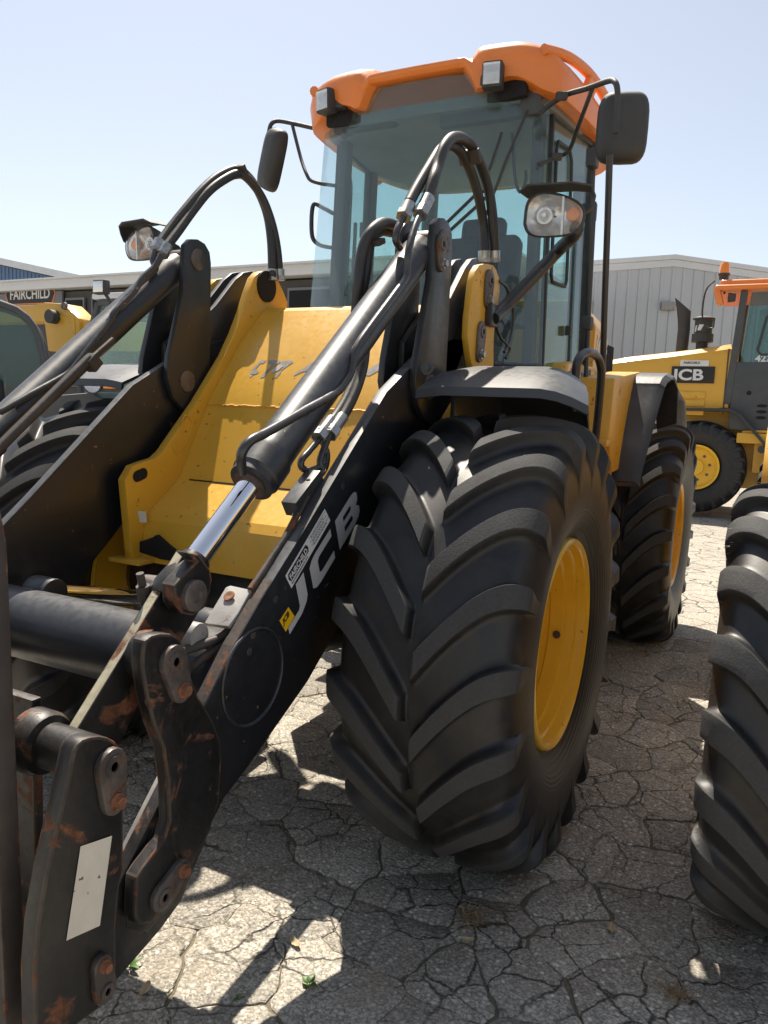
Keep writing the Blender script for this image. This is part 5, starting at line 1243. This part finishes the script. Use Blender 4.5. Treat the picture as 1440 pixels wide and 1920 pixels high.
b = MB(); b.tube([(-.1, .62, 1.38), (-.1, .92, 1.40), (-.1, .98, 1.36), (-.1, .98, 1.08)], .022, 8, smooth=3); b.build('step_rail', M['yellow_far'], BL_, ang=60)
b = MB(); b.box((-.4, 1.5, 1.29), (.7, 1.9, .16)); b.build('cab_base', M['yellow_far'], BL_, bevel=.02)
b = MB(); b.box((-.05, 1.72, 1.12), (.06, 1.3, .10)); b.build('step_board', M['yellow_far'], BL_, bevel=.01)
b = MB(); b.box((-.04, 1.36, 1.30), (.02, .40, .09)); b.build('dealer_sticker', M['white_decal'], BL_)
text_mesh('sticker_lettering', 'FAIRCHILD', .06, M['print_black'], BL_, (-.029, 1.2, 1.285), (0, 1, 0), (0, 0, 1), bold=.03)
b = MB(); b.box((-1.0, 1.9, 1.0), (1.6, 2.2, .5)); b.prism([(2.5, .7), (2.5, 1.9), (4.0, 1.5), (4.2, .7)], -1.6, -.5, axis=0); b.build('front_frame', M['yellow_far'], BL_, bevel=.03)
b = MB(); b.box((-.50, .35, 1.45), (.06, 1.9, .75)); b.build('side_skirt', M['yellow_far'], BL_, bevel=.01)
b = MB(); b.box((-.45, .8, .85), (.05, 1.6, .72)); b.build('rear_frame', M['yellow_far'], BL_, bevel=.01)

# ================================================================ grey metal building behind on the right
M['metal_wall'] = finish('grey_metal_cladding', (.50, .52, .54), .5, var=.04, vscale=.8, dust=.04)
M['metal_trim'] = finish('pale_metal_trim', (.66, .67, .68), .45, var=.05, vscale=1)
M['dark_wall'] = finish('brown_metal_wall', (.060, .054, .050), .6, var=.1, vscale=1)
M['blue_wall'] = finish('blue_metal_wall', (.11, .19, .34), .5, var=.06, vscale=1)
M['sign_grey'] = finish('grey_sign_board', (.17, .175, .19), .5, var=.05, vscale=1)
Wl = Vector((-20.9, -3.775, 6.138)); Wr = Vector((-23.1, 0.8, 6.356)); Wc = Vector((-22, -1.64, 6.414))
wd = (Wr - Wl); wd.z = 0; wd.normalize(); wn_ = Vector((wd.y, -wd.x, 0))
if wn_.x < 0: wn_ = -wn_
GB = empty('metal_building', (Wc.x, Wc.y, 0), atan2(wd.y, wd.x))
tag(GB, 'low grey metal building with ribbed walls behind the side-on loader', 'building')
# local: x along the wall, -y or +y outwards
so_y = 1 if wn_.dot(Vector((-wd.y, wd.x, 0))) > 0 else -1
HR = Wc.z; SL = .105; HWID = 13.0
b = MB(); b.prism([(-HWID, 0), (HWID, 0), (HWID, HR - SL * HWID - .25), (0, HR - .25), (-HWID, HR - SL * HWID - .25)], 0, -so_y * 14.0); b.build('wall', M['metal_wall'], GB)
for s in (1, -1):
    b = MB(); b.prism([(0, HR), (s * (HWID + .2), HR - SL * (HWID + .2)), (s * (HWID + .2), HR - SL * (HWID + .2) - .13), (0, HR - .13)], so_y * .10, -so_y * 14.2); b.build('roof_slope', M['metal_trim'], GB)
    b = MB(); b.prism([(0, HR - .135), (s * HWID, HR - SL * HWID - .135), (s * HWID, HR - SL * HWID - .33), (0, HR - .33)], so_y * .05, so_y * .002); b.build('fascia', M['metal_trim'], GB)
k = -38
for i in range(-38, 39):
    x = i * .318
    b = MB(); zt = HR - SL * abs(x) - .335
    b.prism([(x - .045, so_y * .002), (x - .028, so_y * .030), (x + .028, so_y * .030), (x + .045, so_y * .002)], 0.0, zt, axis=2); b.build('wall_rib', M['metal_wall'], GB)
vx = (Vector((-22, -1.74, 4.939)) - Wc).dot(wd)
b = MB(); b.box((vx, so_y * .08, (-22, -1.74, 4.939)[2]), (.42, .14, .24)); b.build('wall_vent', M['grey'], GB, bevel=.01)

# ================================================================ low dealer building on the left, with its sign
DB = empty('dealer_building', (-14, -14, 0))
tag(DB, 'low dark building with long pale eave and FAIRCHILD sign at left', 'building')
b = MB(); b.box((-4.05, -5.0, 2.35), (8, 30, 4.7)); b.build('wall', M['dark_wall'], DB)
b = MB(); b.box((.05, -5.0, 4.88), (.5, 30.4, .26)); b.build('eave', M['metal_trim'], DB, bevel=.02)
b = MB(); b.box((-4.0, -5.0, 5.03), (8.8, 30.6, .05)); b.build('roof', M['metal_trim'], DB)
b = MB(); b.box((.03, -6.9, 4.35), (.06, 6.2, .74)); sb_ = b.build('sign_board', M['sign_grey'], DB)
ys, zs = -5.2, 4.66
b = MB(); hx = lambda a, h: [(-a + ys, zs), (-a + .13 + ys, zs + h), (a - .13 + ys, zs + h), (a + ys, zs), (a - .13 + ys, zs - h), (-a + .13 + ys, zs - h)]
b.prism(hx(1.13, .30), .062, .075, axis=0); b.build('sign_border', M['orange'], sb_)
b = MB(); b.prism(hx(1.09, .27), .076, .085, axis=0); b.build('sign_plate', M['print_black'], sb_)
text_mesh('sign_lettering', 'FAIRCHILD', .42, M['white_decal'], sb_, (.087, ys, zs - .14), (0, 1, 0), (0, 0, 1), bold=.02, align='CENTER', sx=.88)
b = MB(); b.prism([(-7.2, 4.50), (-6.62, 4.50), (-6.62, 4.80), (-7.2, 4.80)], .062, .075, axis=0); b.build('sign_plate', M['print_black'], sb_)
text_mesh('sign_lettering', 'JCB', .27, M['white_decal'], sb_, (.077, -6.91, 4.555), (0, 1, 0), (0, 0, 1), bold=.02, align='CENTER')
for (y0, y1) in ((-3.7, -2.9), (-2.6, -.4), (0.0, 1.9), (2.2, 4.0), (4.3, 6.0)):
    b = MB(); b.box((.01, (y0 + y1) / 2, 3.2), (.06, y1 - y0, 2.6)); o = b.build('window', M['sign_grey'], DB)
    b = MB(); b.box((.03, (y0 + y1) / 2, 3.2), (.07, y1 - y0 - .14, 2.46)); b.build('pane', M['glass_dark'] if False else M['dark'], o)
# blue gabled building far behind
FB = empty('blue_building', (-30, -46, 0))
tag(FB, 'distant building with blue ribbed gable and pale roof edge at far left', 'building')
b = MB(); b.prism([(-14, 0), (14, 0), (14, 7.6), (0, 10.3), (-14, 7.6)], 0, -20, axis=0); b.build('wall', M['blue_wall'], FB)
for s in (1, -1):
    b = MB(); b.prism([(0, 10.35), (s * 14.6, 7.53), (s * 14.6, 7.93), (0, 10.75)], .6, -20.4, axis=0); b.build('roof_slope', M['metal_trim'], FB)
for i in range(-40, 41):
    y = i * .34; zt = 10.25 - abs(y) * .193
    b = MB(); b.box((.02, y, zt / 2), (.05, .05, zt)); b.build('wall_rib', M['blue_wall'], FB)

# ================================================================ machines on the left
TA = empty('telehandler', (-6.4, -9.95, GZ), radians(48))
tag(TA, 'yellow telehandler with black-framed cab and thick yellow boom at left edge', 'telehandler')
cabp = [(-1.3, .9), (-1.3, 2.95), (-.9, 3.03), (-.50, 3.03), (-.25, 3.01), (.0, 2.93), (.17, 2.80), (.28, 2.64), (.36, 2.42), (.42, 2.10), (.50, 1.35), (.50, .9)]
b = MB(); b.tube([(0.0, y, z) for y, z in cabp], .06, 8); b.build('cab_frame', M['cab_grey'], TA, ang=50)
b = MB(); b.tube([(-.95, y, z) for y, z in cabp], .06, 8); b.build('cab_frame', M['cab_grey'], TA, ang=50)
b = MB(); b.bar((0, -.55, .9), (0, -.55, 3.02), .10, .08, (1, 0, 0)); b.build('cab_pillar', M['cab_grey'], TA)
b = MB(); b.prism([(y, z) for y, z in cabp[1:]], -.03, -.02, axis=0); b.build('side_glass', M['glass_dark'], TA)
b = MB(); b.grid([[(-.02, y, z) for y, z in cabp[3:11]], [(-.93, y, z) for y, z in cabp[3:11]]]); b.build('windscreen', M['glass_dark'], TA, thick=.008)
b = MB(); b.prism([(y, z) for y, z in ((-1.3, .9), (-1.3, 1.35), (.48, 1.35), (.50, .9))], -.95, -.01, axis=0); b.build('cab_lower', M['cab_grey'], TA)
b = MB(); b.box((-.5, -.5, 1.6), (.5, .5, .5)); b.box((-.5, -.75, 2.1), (.5, .14, .7)); b.build('seat', M['tan_seat'], TA, bevel=.05)
b = MB(); b.box((-.5, .2, 1.5), (.7, .25, .35)); b.build('dashboard', M['cab_grey'], TA, bevel=.05)
b = MB(); b.prism([(-4.2, 3.26), (-2.38, 3.27), (-2.05, 3.31), (-1.50, 3.27), (-1.10, 2.99), (-1.06, 2.40), (-1.95, 2.38), (-2.05, 2.95), (-4.2, 2.95)], -2.05, -1.6, axis=0); bm_ = b.build('boom', M['yellow_far'], TA, bevel=.03)
bm_.matrix_parent_inverse = (Matrix.Translation((-6.4, -9.95, 0)) @ Matrix.Rotation(radians(48), 4, 'Z')).inverted() @ Matrix.Translation((-6.4, -9.2, 0))
b = MB(); b.prism([(-1.08, 2.97), (2.2, 2.80), (2.2, 2.36), (-1.08, 2.42)], -2.0, -1.65, axis=0); b.build('inner_boom', M['yellow_far'], bm_, bevel=.02)
b = MB(); b.prism([(-1.62, 3.05), (-1.20, 3.0), (-1.18, 2.62)], -1.6, -1.585, axis=0); b.build('boom_gusset', M['yellow_worn'], bm_)
b = MB(); b.lathe([(0, .07), (.05, .07), (.05, 0)], (-1.60, -1.45, 3.22), (1, 0, 0), 14); b.build('boom_pin', M['pin'], bm_, ang=30)
b = MB(); b.lathe([(0, .13), (.16, .13), (.16, 0)], (-1.60, -1.72, 3.02), (1, 0, 0), 16); b.build('boom_pivot', M['plastic'], bm_, ang=30)
b = MB(); b.box((-1.638, -.45, 2.74), (.02, .5, .20)); b.build('data_label', M['white_decal'], bm_)
b = MB(); b.box((-1.1, .4, .75), (1.9, 4.6, .5)); b.build('chassis', M['cab_grey'], TA, bevel=.04)
for yy in (-1.5, 1.6):
    b = MB(); b.lathe([(-.2, .3), (-.2, .48), (-.14, .56), (.14, .56), (.2, .48), (.2, .3)], (.05, yy, .56), (1, 0, 0), 30); b.build('tyre', M['plastic'], TA, ang=30)
b = MB(); b.prism([(.9, 1.15), (1.0, 1.30), (2.2, 1.30), (2.3, 1.15)], -.35, .25, axis=0); b.build('fender', M['fender'], TA, bevel=.03)

TB = empty('telehandler', (-4.9, -6.15, GZ))
tag(TB, 'telehandler with teal cab glass, round headlamp and amber indicator behind the lift arm', 'telehandler')
b = MB(); b.prism([(-.60, .9), (-.55, 1.9), (-.22, 2.72), (1.15, 2.75), (1.25, .9)], -.03, -.02, axis=0); b.build('side_glass', M['glass'], TB)
for (a_, c_) in (((0, -.60, .9), (0, -.55, 1.9)), ((0, -.55, 1.9), (0, -.22, 2.72)), ((0, -.22, 2.72), (0, 1.15, 2.75)), ((0, 1.15, 2.75), (0, 1.25, .9)), ((-1.0, -.55, 1.9), (-1.0, -.22, 2.72)), ((-1.0, -.22, 2.72), (-1.0, 1.15, 2.75)), ((-1.0, 1.15, 2.75), (-1.0, 1.25, .9))):
    b = MB(); b.bar(a_, c_, .07, .07, (1, 0, 0)); b.build('cab_frame', M['cab_grey'], TB, bevel=.01)
b = MB(); b.add([(-.02, -.55, 1.9), (-.98, -.55, 1.9), (-.98, -.22, 2.72), (-.02, -.22, 2.72)], [(0, 1, 2, 3)]); b.build('windscreen', M['glass'], TB, thick=.008)
b = MB(); b.box((-.5, .45, 2.80), (1.1, 1.5, .08)); b.build('cab_roof', M['metal_trim'], TB, bevel=.03)
b = MB(); b.box((-.5, .45, 1.55), (.5, .5, .4)); b.box((-.5, .72, 2.0), (.5, .14, .6)); b.build('seat', M['white'], TB, bevel=.06)
b = MB(); b.box((.0, .0, .75), (1.5, 3.0, .6)); b.build('chassis', M['cab_grey'], TB, bevel=.05)
b = MB(); b.prism([(-.75, 1.48), (.25, 1.56), (.6, 1.4), (.6, 1.0), (-.75, 1.0)], -.1, .55, axis=0); b.build('front_panel', M['plastic'], TB, bevel=.04)
hl = Vector((-4.3, -5.832, 1.666)) - Vector((-4.9, -6.15, 0))
b = MB(); b.lathe([(-.10, .05), (-.04, .12), (.0, .13), (.01, .115)], hl, (1, .35, 0), 22, caps=False); hl_ = b.build('head_lamp', M['plastic'], TB, ang=40)
b = MB(); b.lathe([(.0, .112), (-.03, .06), (-.035, 0)], hl, (1, .35, 0), 20, caps=False); b.build('lamp_reflector', M['reflector'], hl_, ang=60)
b = MB(); b.lathe([(.006, .112), (.03, .06), (.035, 0)], hl, (1, .35, 0), 20, caps=False); b.build('lamp_lens', M['lens'], hl_, ang=60)
al = Vector((-4.3, -5.536, 1.672)) - Vector((-4.9, -6.15, 0))
b = MB(); b.box(al, (.08, .15, .13)); b.build('indicator', M['lens_amber'], TB, bevel=.015)
b = MB(); b.box((al + hl) / 2 - Vector((.08, 0, 0)), (.06, .55, .2)); b.build('lamp_bar', M['plastic'], TB, bevel=.015)
wl_ = Vector((-4.5, -5.885, 2.838)) - Vector((-4.9, -6.15, 0))
b = MB(); b.box(wl_, (.10, .20, .17)); wk = b.build('work_lamp', M['plastic'], TB, bevel=.02)
b = MB(); b.box(wl_ + Vector((.055, .0, 0)), (.012, .16, .13)); b.build('lamp_reflector', M['reflector'], wk, bevel=.01)
b = MB(); b.bar(wl_, wl_ + Vector((-.1, .12, -.25)), .04, .04); b.build('lamp_bracket', M['plastic'], wk)
for yy in (-.9, .9):
    b = MB(); b.lathe([(-.2, .25), (-.2, .44), (-.14, .52), (.14, .52), (.2, .44), (.2, .25)], (.5, yy, .52), (1, 0, 0), 30); b.build('tyre', M['plastic'], TB, ang=30)

# ================================================================ weeds, dry tufts and fallen leaves on the broken asphalt
M['leaf'] = finish('weed_leaf', (.065, .14, .025), .5, var=.25, vscale=30)
M['straw'] = finish('dry_straw', (.27, .19, .10), .8, var=.35, vscale=60)
M['dead_leaf'] = finish('dead_leaf', (.50, .38, .23), .75, var=.25, vscale=50)
rw = random.Random(5)
def weed(p_, n, L, label, lean=.6, w=.4):
    o = empty('weed', p_); tag(o, label, 'weed', 'weeds growing in the cracks')
    for k in range(n):
        a = 2 * pi * k / n + rw.uniform(-.4, .4); l_ = L * rw.uniform(.75, 1.2)
        d = Vector((cos(a), sin(a), 0)); sd_ = Vector((-sin(a), cos(a), 0)); rows = []
        for i in range(6):
            t = i / 5; wd_ = l_ * w * sin(pi * min(1, .12 + t * .9)) ** .8 * .5 if t > .25 else l_ * .03
            c_ = d * (l_ * t * (.35 + lean * t)) + Vector((0, 0, l_ * (.9 * t - .55 * t * t)))
            rows.append([c_ - sd_ * wd_ + Vector((0, 0, wd_ * .3)), c_, c_ + sd_ * wd_ + Vector((0, 0, wd_ * .3))])
        b = MB(); b.grid(rows); b.build('leaf', M['leaf'], o, thick=.0006, ang=80)
weed((1.129, 0.332, 0.04), 5, .034, 'small green weed in the sunlit patch by the hitch')
weed((0.951, 0.766, 0.04), 4, .040, 'small green weed with two broad leaves in a dark crack', .5, .55)
weed((1.074, 0.643, 0.04), 3, .022, 'tiny green sprout in the asphalt near the bottom edge')
def tuft(p_, n, L, label, spread=.7):
    o = tag(empty('dry_grass', p_), label, 'dry grass', 'dry grass tufts')
    b = MB()
    for k in range(n):
        a = rw.uniform(0, 2 * pi); l_ = L * rw.uniform(.4, 1.1); s_ = rw.uniform(.2, 1) * spread
        d = Vector((cos(a), sin(a), 0)); st_ = Vector((rw.gauss(0, .018), rw.gauss(0, .018), 0))
        path = [st_ + d * (l_ * s_ * t) + Vector((0, 0, max(.002, l_ * (1 - s_ * .6) * (t - .45 * t * t * (1 + s_))))) for t in (0, .35, .7, 1)]
        b.tube(path, rw.uniform(.0006, .0012), 3, caps=False)
    m_ = b.build('blades', M['straw'], o); m_['kind'] = 'stuff'
tuft((0.487, 1.027, 0.04), 90, .075, 'dry straw tuft in the crack in front of the big tyre')
tuft((0.504, 1.596, 0.04), 80, .07, 'dry straw tuft near the neighbouring tyre at lower right')
tuft((-1.289, 1.118, 0.04), 26, .06, 'dark dry stalks beside the big front wheel rim')
tuft((-0.263, 1.429, 0.04) if False else (-0.456, 1.161, 0.04), 22, .05, 'thin dry stalks by the sidewall of the big front tyre')
def dleaf(p_, L, rz, label):
    rows = []
    for i in range(7):
        t = i / 6; w = L * .42 * sin(pi * (t * .92 + .04)) ** .7 * (1 + .25 * (i % 2)) * .5
        z = .003 + .005 * (2 * t - 1) ** 2
        rows.append([Vector((L * (t - .5), -w, z + .004)), Vector((L * (t - .5), -w * .5, z + .003)), Vector((L * (t - .5), 0, z)), Vector((L * (t - .5), w * .5, z + .004)), Vector((L * (t - .5), w, z + .006))])
    b = MB(); b.grid(rows); o = b.build('fallen_leaf', M['dead_leaf'], thick=.0008, ang=80); o.location = p_; o.rotation_euler[2] = rz
    tag(o, label, 'leaf', 'fallen leaves')
dleaf((1.17, 0.426, 0.04), .05, .4, 'pale fallen leaf in the sunlit patch below the hitch')
dleaf((0.587, 1.055, 0.04), .035, 2.0, 'curled yellow leaf just below the dry straw tuft')
dleaf((0.84, 0.651, 0.04), .045, 1.1, 'fallen leaf at the corner of the sunlit patch')
dleaf((0.328, 1.401, 0.04), .045, .2, 'grey fallen leaf between the two big tyres')
